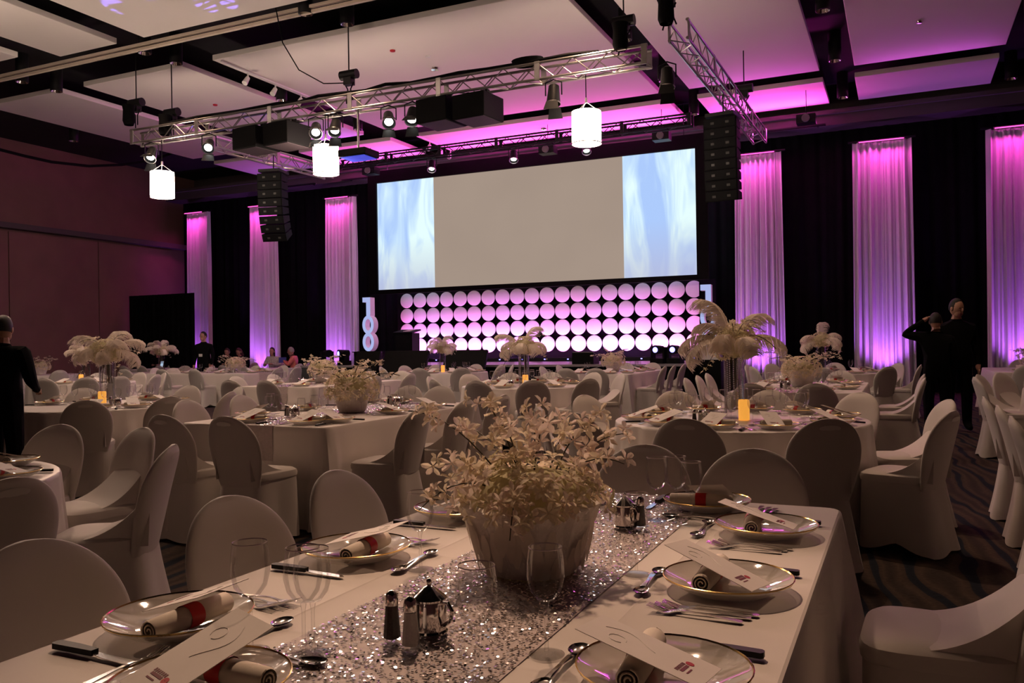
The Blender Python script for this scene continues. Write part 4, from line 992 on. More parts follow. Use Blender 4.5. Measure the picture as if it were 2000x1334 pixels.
for i in range(4):
    y = -0.0105 + i * 0.007; b.add([(0.062, y - 0.002, 0.002), (0.062, y + 0.002, 0.002), (0.098, y + 0.0012, 0.013), (0.098, y - 0.0012, 0.013), (0.062, y - 0.002, 0.004), (0.062, y + 0.002, 0.004), (0.098, y + 0.0012, 0.0145), (0.098, y - 0.0012, 0.0145)], [(0, 1, 2, 3)[::-1], (4, 5, 6, 7), (0, 4, 7, 3), (1, 2, 6, 5), (2, 3, 7, 6)])
FORK_T = b.mesh('tines', 'steel')
b = MB(); vs = []; fs = []; n = 16
for k, (s_, z) in enumerate(((0.05, 0.0005), (0.5, 0.0015), (0.85, 0.0045), (1.0, 0.0085))):
    for i in range(n):
        t = 2 * math.pi * i / n; vs.append((0.068 + 0.030 * s_ * math.cos(t), 0.019 * s_ * math.sin(t) * (1 + 0.12 * math.cos(t)), z))
for k in range(3):
    for i in range(n): fs.append((k * n + i, k * n + (i + 1) % n, (k + 1) * n + (i + 1) % n, (k + 1) * n + i))
fs.append(tuple(range(n))[::-1]); b.add(vs, fs); SPOON_B = b.mesh('spoon_bowl', 'steel')
b = curve_bar([(-0.12, 0.002), (-0.115, 0.002), (-0.06, 0.003), (-0.005, 0.003)], [0.006, 0.011, 0.0105, 0.008], 0.011); KN_H = b.mesh('handle', 'knife_black')
b = curve_bar([(-0.006, 0.006), (0.02, 0.004), (0.08, 0.003), (0.105, 0.0025), (0.115, 0.0025)], [0.006, 0.0085, 0.010, 0.008, 0.001], 0.0014); KN_B = b.mesh('blade', 'steel')
def cutlery(kind, x, y, rz, label, z=TZ0):
    e = empty({'f': 'fork', 's': 'spoon', 'k': 'steak_knife'}[kind], (x, y, z), rz); tag(e, label, {'f': 'fork', 's': 'spoon', 'k': 'knife'}[kind], {'f': 'forks', 's': 'spoons', 'k': 'knives'}[kind])
    if kind == 'f': obj('handle', FORK_H, e); obj('tines', FORK_T, e)
    elif kind == 's': obj('handle', FORK_H, e); obj('spoon_bowl', SPOON_B, e)
    else: obj('handle', KN_H, e); obj('blade', KN_B, e)
    return e

# lay a place: seat frame has v pointing from the chair to the table centre and u to the diner's right
LEVEL = {'T1': 3, 'T2': 2, 'T3': 2, 'T4': 2, 'T5': 2, 'T6': 1, 'T9': 1, 'T13': 1, 'T15': 1, 'T20': 0, 'T7': 0, 'T8': 0, 'T10': 0, 'T11': 0, 'T12': 0, 'T14': 0, 'T16': -1, 'T17': -1, 'T18': -1, 'T19': -1}
rng = random.Random(11)
for s in SEATS:
    lv = LEVEL[s['t']]
    if lv < 0: continue
    tx, ty, kind, hx, hy = TABLES[s['t']]; f = R(s['face']); v = Vector((math.cos(f), math.sin(f), 0)); u = Vector((v.y, -v.x, 0))
    if kind == 'round':
        P = Vector((tx, ty, 0)) - v * (0.9 - 0.175)
    else:
        P = Vector((s['bx'], s['by'], 0))
        if abs(v.x) > 0.7: P.x = tx - math.copysign(hx - 0.175, v.x); P.y = max(ty - hy + 0.2, min(ty + hy - 0.2, P.y))
        else: P.y = ty - math.copysign(hy - 0.175, v.y); P.x = max(tx - hx + 0.2, min(tx + hx - 0.2, P.x))
    if s['t'] == 'T1':
        if s['face'] == 0: P.y = {1.34: 1.31, 1.97: 1.94, 2.52: 2.53}[s['by']]
        if s['face'] == 180: P.y = {2.0: 2.0, 2.72: 2.62, 1.40: 1.41}[s["by"]]
        if s['face'] == 90: P = Vector((-1.07, 1.06, 0))
        if s['face'] == 270: P.x = -0.62 if s['bx'] > -0.8 else -1.12; P.y = 2.95
    s['plate'] = P; w_ = '%s of %s' % (s['pos'], TN[s['t']]); rz = f
    e = empty('charger_plate', (P.x, P.y, TZ0)); tag(e, 'gold-rimmed plate, ' + w_, 'plate', 'charger plates'); obj('dish', PLATE, e); obj('gold_rim', PRIM, e)
    a = rng.uniform(-0.12, 0.12)
    if lv >= 0:
        q = P + u * 0.012 + v * 0.040
        napkin(q.x, q.y, rz + R(90) + a, 'rolled red-ribboned napkin, ' + w_)
    if lv >= 0:
        q = P - u * 0.022
        # card leans on the napkin: far end raised, print end resting on the plate near the diner
        menu(q.x + v.x * 0.02, q.y + v.y * 0.02, TZ0 + 0.064, rz + R(180) + a * 1.5 - R(12), R(17) + rng.uniform(-0.05, 0.05), R(-5), 'menu card, ' + w_, lv >= 2)
    gl = P + v * 0.235 + u * 0.05
    wine_glass(gl.x, gl.y, 'wine glass, ' + w_, lv >= 1, s=rng.uniform(0.97, 1.03))
    if lv >= 1:
        g2 = P + v * 0.285 - u * 0.055
        if s['t'] != 'T1': wine_glass(g2.x, g2.y, 'water glass, ' + w_, lv >= 1, s=rng.uniform(0.9, 0.96))
    if lv >= 2:
        for k in range(3 if s['t'] == 'T1' else 2):
            q = P - u * (0.175 + 0.022 * k) + v * (0.01 + 0.012 * k); cutlery('f', q.x, q.y, rz + rng.uniform(-0.06, 0.06), ['inner', 'middle', 'outer'][k] + ' fork, ' + w_)
        q = P + u * 0.185 - v * 0.02; cutlery('k', q.x, q.y, rz + rng.uniform(-0.05, 0.05), 'steak knife, ' + w_)
        for k in range(2):
            q = P + v * 0.185 + u * (-0.03 + 0.045 * k) ; cutlery('s', q.x, q.y, rz + R(90) + rng.uniform(-0.1, 0.1) + R(180 * k), ['left', 'right'][k] + ' spoon, ' + w_)
# extra glasses on the foreground table
wine_glass(-1.03, 1.28, 'foreground wine glass standing on the runner edge beside the steak knife plate')
wine_glass(-0.665, 1.285, 'foreground wine glass standing on the runner right of the silver creamer')
wine_glass(-0.73, 2.70, 'wine glass standing behind the far silver creamer on the runner')

# ------------------------------------------------------------------ creamers and shakers
def creamer(x, y, rz, label, s=1.0):
    e = empty('silver_creamer', (x, y, TZ0 + 0.006), rz); e.scale = (s, s, s); tag(e, label, 'creamer', 'silver creamers')
    obj('pot', lathe_me('pot', [(0.001, 0), (0.036, 0.0), (0.037, 0.004), (0.034, 0.008), (0.035, 0.03), (0.033, 0.062), (0.030, 0.068)], 'chrome'), e)
    l = obj('lid', lathe_me('lid', [(0.035, 0.066), (0.036, 0.070), (0.028, 0.077), (0.012, 0.090), (0.004, 0.094)], 'chrome'), e)
    b = MB(); b.ellipsoid((0, 0, 0.100), (0.006, 0.006, 0.008), 10, 6); part('finial', b, 'chrome', l)
    b = MB(); b.tube([(0.032, 0, 0.064), (0.050, 0, 0.066), (0.060, 0, 0.052), (0.056, 0, 0.032), (0.034, 0, 0.018)], 0.0045, 8); part('handle', b, 'chrome', e)
    b = MB(); b.add([(-0.030, -0.012, 0.045), (-0.030, 0.012, 0.045), (-0.050, 0.0, 0.068), (-0.028, -0.014, 0.068), (-0.028, 0.014, 0.068)], [(0, 1, 2), (0, 2, 3), (1, 4, 2)]); part('spout', b, 'chrome', e)
def shaker(x, y, m, label, s=1.0):
    e = empty('table_shaker', (x, y, TZ0 + 0.006), rng.uniform(0, 3)); e.scale = (s, s, s); tag(e, label, 'shaker', 'salt and pepper shakers')
    obj('glass_body', lathe_me('glass_body', [(0.001, 0), (0.0185, 0.0), (0.0185, 0.004), (0.0125, 0.072)], 'glass', 8), e)
    obj('contents', lathe_me('contents', [(0.001, 0.004), (0.0168, 0.0045), (0.0118, 0.066), (0.001, 0.067)], m, 8), e)
    obj('cap', lathe_me('cap', [(0.0132, 0.068), (0.0135, 0.080), (0.011, 0.090), (0.005, 0.096), (0.001, 0.097)], 'chrome', 12), e)
creamer(-0.868, 1.47, R(-12), 'lidded silver creamer beside the shakers on the foreground runner')
creamer(-0.79, 2.54, R(-30), 'lidded silver creamer on the runner right of the orchid bowl')
shaker(-0.915, 1.405, 'pepper', 'pepper shaker at left of the foreground silver creamer'); shaker(-0.86, 1.385, 'salt', 'salt shaker directly before the foreground silver creamer')
shaker(-0.745, 2.555, 'pepper', 'pepper shaker beside the far silver creamer')
for key, dx, dy in (('T3', -0.12, -0.55), ('T3', 0.05, 0.75), ('T4', 0.33, -0.12), ('T5', -0.16, -0.42), ('T6', -0.05, -0.40), ('T9', -0.12, -0.55), ('T13', 0.05, -0.62), ('T12', 0.5, -0.1)):
    tx, ty = TABLES[key][:2]; nm = TN[key] + (' far end' if dy > 0.7 else '')
    creamer(tx + dx, ty + dy, rng.uniform(0, 6), 'silver creamer on the ' + nm)
    shaker(tx + dx - 0.07, ty + dy - 0.03, 'pepper', 'pepper shaker on the ' + nm); shaker(tx + dx - 0.02, ty + dy - 0.075, 'salt', 'salt shaker on the ' + nm)

# ------------------------------------------------------------------ sequin runners
def runner(key, w_, along, n_seq, rad, label):
    tx, ty, kind, hx, hy = TABLES[key]; ln = (hy if along == 'y' else hx) * 2
    e = empty('sequin_runner', (tx, ty, TH), 0 if along == 'y' else R(90)); tag(e, label, 'runner', 'sequin runners')
    b = MB(); h = ln / 2 + 0.022; d = 0.26
    P = [(-h, -d), (-h, -0.05), (-h + 0.006, 0.0028), (h - 0.006, 0.0028), (h, -0.05), (h, -d)]
    vs = []; fs = []
    for y, z in P: vs += [(-w_ / 2, y, z), (w_ / 2, y, z)]
    for k in range(len(P) - 1): fs.append((2 * k, 2 * k + 1, 2 * k + 3, 2 * k + 2))
    b.add(vs, fs); part('mesh_cloth', b, 'runner', e)
    q = MB(); r_ = random.Random(hash(key) % 1000 if False else len(key) * 37 + int(key[1:]))
    for i in range(n_seq):
        x = r_.uniform(-w_ / 2, w_ / 2); y = r_.uniform(-h + 0.01, h - 0.01)
        nx, ny = r_.gauss(0, 0.20), r_.gauss(0, 0.20); nn = Vector((nx, ny, 1)).normalized()
        a = nn.orthogonal().normalized(); c = nn.cross(a); rr = rad * r_.uniform(0.7, 1.15); ctr = Vector((x, y, 0.0045 + rr * 0.35))
        o_ = len(q.v); q.v += [tuple(ctr + a * (rr * math.cos(t)) + c * (rr * math.sin(t))) for t in (0.3, 1.35, 2.4, 3.45, 4.5, 5.55)]; q.f.append(tuple(range(o_, o_ + 6))); q.mi.append(0)
    o = part('sequins', q, 'sequin', e, False); o['kind'] = 'stuff'
    return e
runner('T1', 0.47, 'y', 15000, 0.0030, 'silver sequin runner under the orchid bowl in the foreground')
runner('T3', 0.46, 'y', 5000, 0.0055, 'silver sequin runner on the long table beyond the foreground left chairs')
runner('T9', 0.46, 'y', 2500, 0.007, 'silver sequin runner on the right long flower table')
runner('T13', 0.46, 'y', 2500, 0.008, 'silver sequin runner on the second long flower table left')
runner('T8', 0.46, 'y', 1500, 0.009, 'silver sequin runner on the far long table by stage')
runner('T12', 0.46, 'x', 1500, 0.009, 'silver sequin runner on the far left long flower table')

# ------------------------------------------------------------------ flowers
def blossom_mesh(name, m, seed):
    r_ = random.Random(seed); b = MB()
    for k in range(5):
        t = 2 * math.pi * k / 5 + r_.uniform(-0.12, 0.12); wd = (0.40 if k % 2 else 0.50) * r_.uniform(0.85, 1.15); L_ = r_.uniform(0.85, 1.1); up = r_.uniform(0.05, 0.45)
        ct, s_ = math.cos(t), math.sin(t)
        def P(l, w2, z): return (l * ct - w2 * s_, l * s_ + w2 * ct, z)
        b.add([P(0.06, 0, 0), P(0.45 * L_, -wd / 2, 0.12 + up * 0.5), P(0.45 * L_, wd / 2, 0.12 + up * 0.5), P(0.82 * L_, -wd * 0.36, 0.02 + up), P(0.82 * L_, wd * 0.36, 0.02 + up), P(1.0 * L_, 0, up * 0.8 - 0.06), P(0.5 * L_, 0, 0.06 + up * 0.4)],
              [(0, 1, 6), (0, 6, 2), (1, 3, 6), (2, 6, 4), (3, 5, 6), (4, 6, 5)])
    b.add([(0.14, 0, 0.1), (-0.1, 0.12, 0.12), (-0.1, -0.12, 0.12), (0.02, 0, 0.42)], [(0, 1, 3), (1, 2, 3), (2, 0, 3)])
    return b.mesh(name, m)
BL = [blossom_mesh('orchid_blossom', m_, i) for i, m_ in enumerate(('petal', 'petal_p', 'petal', 'petal_p', 'petal', 'petal_g'))]
def rot_to(n, spin):
    q = Vector(n).to_track_quat('Z', 'Y'); return (q.to_matrix() @ Matrix.Rotation(spin, 3, 'Z')).to_euler()
def bowl_arrangement_near(x, y, label):
    e = empty('orchid_bowl', (x, y, TZ0 + 0.004)); tag(e, label, 'flowers'); e.scale = (1.14, 1.14, 1.02)
    r_ = random.Random(5)
    b = MB(); n = 64; vs = []; fs = []; prof = [(0.098, 0.0), (0.105, 0.02), (0.128, 0.08), (0.142, 0.13), (0.150, 0.165), (0.140, 0.172), (0.125, 0.15)]
    for rr, z in prof:
        for i in range(n):
            t = 2 * math.pi * i / n; d = 0.006 * math.sin(9 * t + z * 30) + 0.004 * math.sin(23 * t)
            vs.append(((rr + d * (z > 0.01)) * math.cos(t), (rr + d * (z > 0.01)) * math.sin(t), z))
    for k in range(len(prof) - 1):
        for i in range(n): fs.append((k * n + i, k * n + (i + 1) % n, (k + 1) * n + (i + 1) % n, (k + 1) * n + i))
    b.add(vs, fs); part('bowl', b, 'tulle', e, label='white feather-wrapped bowl')
    # wispy feather fringe round the bowl
    for i in range(46):
        t = 2 * math.pi * i / 46 + r_.uniform(-.05, .05); z0 = r_.uniform(0.05, 0.16); L_ = r_.uniform(0.06, 0.11); out = r_.uniform(0.0, 0.012); ww = r_.uniform(0.010, 0.018)
        b = MB(); ct, st_ = math.cos(t), math.sin(t); 
        P = [(0.106 + 0.30 * max(0, z0 - L_ * f) + 0.004 + out * f ** 1.5, z0 - L_ * f, ww * math.sin(math.pi * (0.12 + 0.8 * f))) for f in (0, 0.25, 0.5, 0.75, 1)]
        vs = []
        for rr, z, wv in P: vs += [(rr * ct - wv * st_, rr * st_ + wv * ct, max(0.004, z)), (rr * ct + wv * st_, rr * st_ - wv * ct, max(0.004, z))]
        b.add(vs, [(2 * k, 2 * k + 1, 2 * k + 3, 2 * k + 2) for k in range(4)]); part('wrap_feather', b, 'feather', e)
    # green moss heart that carries the stems
    b = MB(); b.ellipsoid((0, 0, 0.18), (0.135, 0.135, 0.075), 20, 10); part('moss', b, 'petal_g', e)
    cnt = 0
    # dense dome
    for i in range(170):
        t = r_.uniform(0, 2 * math.pi); ph = math.acos(r_.uniform(0.02, 1)); rr = 0.168 * r_.uniform(0.85, 1.1)
        nrm = Vector((math.sin(ph) * math.cos(t), math.sin(ph) * math.sin(t), math.cos(ph)))
        p = Vector((nrm.x * rr, nrm.y * rr, 0.155 + nrm.z * 0.135 * r_.uniform(0.85, 1.15)))
        s_ = r_.uniform(0.022, 0.032)
        obj('orchid_blossom', BL[r_.choice((0, 0, 2, 4, 1, 3, 5))], e, p, rot_to(nrm + Vector((r_.uniform(-.5, .5), r_.uniform(-.5, .5), r_.uniform(-.3, .5))), r_.uniform(0, 6)), (s_,) * 3)
    # sprays: direction, reach, rise, droop
    cr = Vector((CA, SA, 0)); cf = Vector((-SA, CA, 0))
    SPR = [(-0.35, 0.1, 0.27, 11), (-0.15, 0.15, 0.31, 12), (0.02, 0.2, 0.26, 11), (0.22, 0.12, 0.24, 9), (0.30, 0.05, 0.18, 10), (-0.28, -0.05, 0.10, 9), (-0.30, -0.20, -0.02, 9), (0.05, -0.1, 0.27, 8), (-0.08, -0.12, 0.24, 9), (0.15, 0.25, 0.20, 8), (-0.06, -0.28, -0.10, 6), (0.26, -0.1, 0.10, 7), (-0.22, 0.22, 0.20, 8)]
    for a_, f_, up, k in SPR:
        end = cr * a_ * 0.78 + cf * f_ * 0.78 + Vector((0, 0, 0.20 + up * 0.72)); st0 = Vector((a_ * 0.12, f_ * 0.12, 0.17)); mid = (st0 + end) / 2 + Vector((0, 0, 0.10 if up > 0 else 0.11))
        pts = [(1 - q) ** 2 * st0 + 2 * q * (1 - q) * mid + q * q * end for q in [i / 9 for i in range(10)]]
        b = MB(); b.tube(pts, 0.0024, 5, 0.0012); part('stem', b, 'stem', e)
        for i in range(k):
            q = 0.38 + 0.64 * (i + 0.5) / k; p = (1 - q) ** 2 * st0 + 2 * q * (1 - q) * mid + q * q * end
            off = Vector((r_.uniform(-1, 1), r_.uniform(-1, 1), r_.uniform(-0.5, 0.8))) * 0.022
            nrm = off + Vector((r_.uniform(-.02, .02), -0.012, 0.008)); s_ = r_.uniform(0.025, 0.036) * (1.1 - 0.35 * q)
            obj('orchid_blossom', BL[r_.choice((0, 1, 1, 3, 4, 2))], e, p + off, rot_to(nrm, r_.uniform(0, 6)), (s_,) * 3)
    return e
bowl_arrangement_near(-0.87, 1.99, 'orchid bowl wrapped in white feathers on the foreground sequin runner')

def joined_blossoms(name, items, parent, m_cycle):
    """one mesh of many small blossoms: too small to pick apart singly at this distance"""
    b = MB()
    for p, nrm, s_, k in items:
        me = BL[k]; mt = Matrix.Translation(p) @ rot_to(nrm, random.uniform(0, 6)).to_matrix().to_4x4() @ Matrix.Scale(s_, 4)
        b.cur = m_cycle[k]; b.add([mt @ v.co for v in me.vertices], [tuple(f.vertices) for f in me.polygons])
    o = part(name, b, ['petal', 'petal_p', 'petal_g'], parent); o['kind'] = 'stuff'; return o
MC = {0: 0, 1: 1, 2: 0, 3: 1, 4: 0, 5: 2}
def bowl_arrangement(x, y, label, seed, n=170, spread=1.0):
    e = empty('flower_bowl', (x, y, TZ0 + 0.003)); tag(e, label, 'flowers', 'low flower bowls'); r_ = random.Random(seed); e.scale = (1.3, 1.3, 1.2)
    b = MB(); b.lathe([(0.001, 0.002), (0.085, 0.002), (0.092, 0.01), (0.115, 0.10), (0.130, 0.165), (0.118, 0.168)], 28); part('bowl', b, 'tulle', e)
    b = MB(); b.ellipsoid((0, 0, 0.19), (0.12, 0.12, 0.07), 16, 8); part('moss', b, 'petal_g', e)
    it = []
    for i in range(n):
        t = r_.uniform(0, 6.283); ph = math.acos(r_.uniform(-0.45, 1)); nr = Vector((math.sin(ph) * math.cos(t), math.sin(ph) * math.sin(t), math.cos(ph)))
        it.append((Vector((nr.x * 0.18, nr.y * 0.18, 0.165 + nr.z * 0.14)) * 1.0, nr, r_.uniform(0.022, 0.032), r_.choice((0, 2, 4, 1, 5))))
    joined_blossoms('blossom_dome', it, e, MC)
    for k in range(9):
        t = 2 * math.pi * k / 9 + r_.uniform(-.3, .3); rc = r_.uniform(0.20, 0.33) * spread; up = r_.uniform(0.0, 0.17)
        end = Vector((rc * math.cos(t), rc * math.sin(t), 0.20 + up)); st0 = Vector((0, 0, 0.18)); mid = (st0 + end) / 2 + Vector((0, 0, 0.10))
        B = lambda q: (1 - q) ** 2 * st0 + 2 * q * (1 - q) * mid + q * q * end
        b = MB(); b.tube([B(i / 6) for i in range(7)], 0.003, 4); s_ = part('stem', b, 'stem', e)
        joined_blossoms('blossom_spray', [(B(0.4 + 0.6 * i / 9) + Vector((r_.uniform(-1, 1), r_.uniform(-1, 1), r_.uniform(-1, 1))) * 0.025, Vector((r_.uniform(-1, 1), r_.uniform(-1, 1), 1)), r_.uniform(0.018, 0.028), r_.choice((0, 1, 3, 4))) for i in range(10)], s_, MC)
    return e
bowl_arrangement(-4.42, 6.2, 'low flower bowl on the long table beyond the foreground left chairs', 3, 220, 1.15)
bowl_arrangement(-8.55, 11.2, 'low flower bowl on the second long flower table left', 4)
bowl_arrangement(-1.12, 11.0, 'low flower bowl right of the tallest feather vase', 5, 200, 1.2)
bowl_arrangement(-5.2, 16.1, 'low flower bowl on the far table before the stage', 6)
bowl_arrangement(-14.75, 15.9, 'low flower bowl in front of the seated guests', 7, 200, 1.2)
bowl_arrangement(-19.6, 14.3, 'low flower bowl beside the brown side wall at far left', 8, 170, 1.2)
bowl_arrangement(2.1, 17.1, 'low flower bowl far off at the right edge', 9)

def feather_mesh(L_, droop, wd, seed):
    """ostrich plume: drooping quill carrying two dense rows of soft curved barbs"""
    r_ = random.Random(seed); b = MB(); rows = 20; P = []; x = z = 0.0
    def prof(f): return wd * (0.35 + 0.65 * min(1, f * 2.8) ** 0.8) * (max(0.12, 1 - max(0, (f - 0.84) / 0.16) ** 2)) ** 0.5
    for k in range(rows + 1):
        a = R(droop) * ((k / rows) ** 1.9); P.append(Vector((x, 0, z))); x += L_ / rows * math.cos(a); z -= L_ / rows * math.sin(a)
    b.tube(P, 0.0035, 4, 0.001)
    def at(f):
        g = min(rows - 1e-6, max(0, f * rows)); k = int(g); return P[k].lerp(P[k + 1], g - k), (P[k + 1] - P[k]).normalized()
    n = 84
    for sd in (-1, 1):
        for i in range(n):
            f = 0.06 + 0.94 * (i + r_.random()) / n; p, d = at(f); up = Vector((-d.z, 0, d.x)); hw = prof(f) * r_.uniform(0.85, 1.2)
            fwd = r_.uniform(0.25, 0.6); pts = []
            for t in (0.0, 0.35, 0.7, 1.0):
                pts.append(p + Vector((0, sd * hw * math.sin(t * 1.45) , 0)) + d * (hw * fwd * t) + up * (0.10 * hw * math.sin(t * 3.14) - 0.85 * hw * t ** 2.2) + Vector((0, 0, -0.25 * hw * t * t)))
            w0 = L_ / n * 1.15
            for q in range(3):
                wa, wb = w0 * (1 - 0.22 * q), w0 * (1 - 0.22 * (q + 1)) if q < 2 else 0.0008
                A, B = pts[q], pts[q + 1]; b.add([A - d * wa, A + d * wa, B + d * wb, B - d * wb], [(0, 1, 2, 3)])
    return b.mesh('feather', 'feather')
FE = [feather_mesh(0.38, 115, 0.080, 1), feather_mesh(0.42, 95, 0.088, 2), feather_mesh(0.34, 135, 0.075, 3), feather_mesh(0.42, 100, 0.095, 4)]
def feather_vase(x, y, label, seed, hv=0.56, feathers=None, s=1.0, beads=True):
    e = empty('feather_vase', (x, y, TZ0)); tag(e, label, 'flowers', 'tall feather vases'); r_ = random.Random(seed); e.scale = (s, s, s)
    b = MB(); b.lathe([(0.001, 0.004), (0.072, 0.004), (0.075, 0.008), (0.075, hv), (0.072, hv), (0.072, 0.014), (0.001, 0.014)], 28); part('glass_cylinder', b, 'vase_glass', e)
    b = MB(); b.lathe([(0.0745, hv - 0.004), (0.077, hv - 0.004), (0.077, hv + 0.004), (0.0745, hv + 0.004)], 28); part('glass_rim', b, GL_RIM.materials[0], e)
    if beads:
        bm_ = MB(); bm_.ellipsoid((0, 0, 0), (0.006, 0.006, 0.006), 6, 4)
        bead = bm_.mesh('crystal', 'crystal')
        for k in range(7):
            t = 2 * math.pi * k / 7; b = MB()
            for i in range(int(24 * hv / 0.56)):
                z = hv - 0.02 - i * 0.0165 - 0.005 * k; rr = 0.082 if k % 2 else 0.05
                if z < 0.12: break
                b.ellipsoid((rr * math.cos(t) , rr * math.sin(t), z), (0.0055, 0.0055, 0.0065), 6, 4)
            o = part('bead_strand', b, 'crystal', e)
    for k in range(9):
        b = MB(); t = r_.uniform(0, 6.28); b.tube([(0.05 * math.cos(t), 0.05 * math.sin(t), hv * 0.45), (0.02 * math.cos(t), 0.02 * math.sin(t), hv), (0, 0, hv + 0.12)], 0.0035, 5); part('stem', b, 'stem', e)
    zc = hv + 0.06
    b = MB(); b.ellipsoid((0, 0, zc), (0.14, 0.14, 0.11), 14, 8); part('moss', b, 'petal_g', e)
    it = []
    for i in range(190):
        t = r_.uniform(0, 6.283); c_ = r_.uniform(-0.8, 1); sn = math.sqrt(1 - c_ * c_); nr = Vector((sn * math.cos(t), sn * math.sin(t), c_))
        it.append((Vector((nr.x * 0.17, nr.y * 0.17, zc + nr.z * 0.14)), nr, r_.uniform(0.020, 0.032), r_.choice((0, 2, 5, 5, 4))))
    joined_blossoms('blossom_ball', it, e, MC)
    F = feathers or [(20, 40, 0), (75, 20, 1), (130, 45, 2), (180, 15, 0), (235, 30, 1), (290, 50, 2), (330, 10, 0), (100, 75, 3), (280, 70, 1), (215, 62, 0)]
    for az, el, k in F:
        jz = R(az + r_.uniform(-8, 8)); m_ = Matrix.Rotation(jz, 3, 'Z') @ Matrix.Rotation(-R(el), 3, 'Y') @ Matrix.Rotation(R(r_.uniform(-20, 20)), 3, 'X')
        o = obj('feather', FE[k], e, (0.03 * math.cos(jz), 0.03 * math.sin(jz), zc + 0.02), m_.to_euler(), (r_.uniform(0.9, 1.1),) * 3)
    for k in range(7):
        t = 2 * math.pi * k / 7 + r_.uniform(-.4, .4); rc = r_.uniform(0.26, 0.36); up = r_.uniform(-0.28, 0.18)
        end = Vector((rc * math.cos(t), rc * math.sin(t), zc + up)); st0 = Vector((0, 0, zc)); mid = (st0 + end) / 2 + Vector((0, 0, 0.16))
        B = lambda q: (1 - q) ** 2 * st0 + 2 * q * (1 - q) * mid + q * q * end
        b = MB(); b.tube([B(i / 7) for i in range(8)], 0.003, 4); s_ = part('spray_stem', b, 'stem', e)
        joined_blossoms('blossom_spray', [(B(0.35 + 0.65 * i / 11) + Vector((r_.uniform(-1, 1), r_.uniform(-1, 1), r_.uniform(-1, 1))) * 0.026, Vector((r_.uniform(-1, 1), r_.uniform(-1, 1), 1)), r_.uniform(0.016, 0.026), r_.choice((0, 1, 3, 4, 5))) for i in range(12)], s_, MC)
    return e
def candle(x, y, label):
    e = empty('pillar_candle', (x, y, TZ0)); tag(e, label, 'candle', 'amber pillar candles')
    b = MB(); b.lathe([(0.001, 0.0), (0.040, 0.0), (0.041, 0.13), (0.037, 0.148), (0.030, 0.140), (0.001, 0.128)], 20); part('wax', b, 'candle', e)
    b = MB(); b.tube([(0, 0, 0.128), (0.002, 0, 0.15)], 0.002, 4); part('wick', b, 'black', e)
feather_vase(-1.14, 6.46, 'tallest feather and orchid vase right of the middle', 21, 0.50, [(150, 82, 3), (60, 64, 0), (15, 18, 1), (200, 20, 1), (168, 55, 2), (215, 5, 3), (300, 15, 0), (100, 40, 1), (250, 25, 2)])
candle(-1.05, 6.33, 'amber candle beside the tallest feather vase')
feather_vase(-7.78, 6.45, 'large feather and orchid vase at far left', 22, 0.50, [(200, 50, 1), (35, 38, 1), (120, 60, 3), (210, 8, 1), (330, 40, 3), (300, 5, 0), (20, 5, 3), (260, 15, 2), (160, 20, 0)])
candle(-7.70, 6.32, 'amber candle below the large left feather vase')
feather_vase(-4.86, 10.95, 'feather vase in the middle before the pink disc wall', 23, 0.48, [(60, 78, 3), (200, 48, 1), (215, 25, 0), (240, 5, 3), (20, 20, 0), (330, 10, 1), (100, 30, 0), (285, 20, 2)])
candle(-4.78, 10.82, 'amber candle beside the middle feather vase')
feather_vase(-9.05, 16.05, 'small-looking feather vase in front of the lectern side monitors', 24, 0.48, None, 0.95, False); candle(-8.96, 15.9, 'amber candle beside the feather vase before the monitors')
feather_vase(-1.28, 15.85, 'pale feather vase at far right before black drape', 25, 0.50, [(90, 85, 3), (200, 30, 0), (190, 8, 0), (215, -5, 1), (20, 40, 0), (0, 15, 0), (330, 0, 1), (120, 30, 2)], 1.0, False)
feather_vase(-13.75, 10.95, 'feather vase on the far left candle table', 26, 0.48, None, 0.95, False); candle(-13.7, 10.8, 'amber candle on the far left round table')
feather_vase(-17.2, 15.9, 'rear left feather vase before the black corner drape', 27, 0.50, None, 1.0, False)
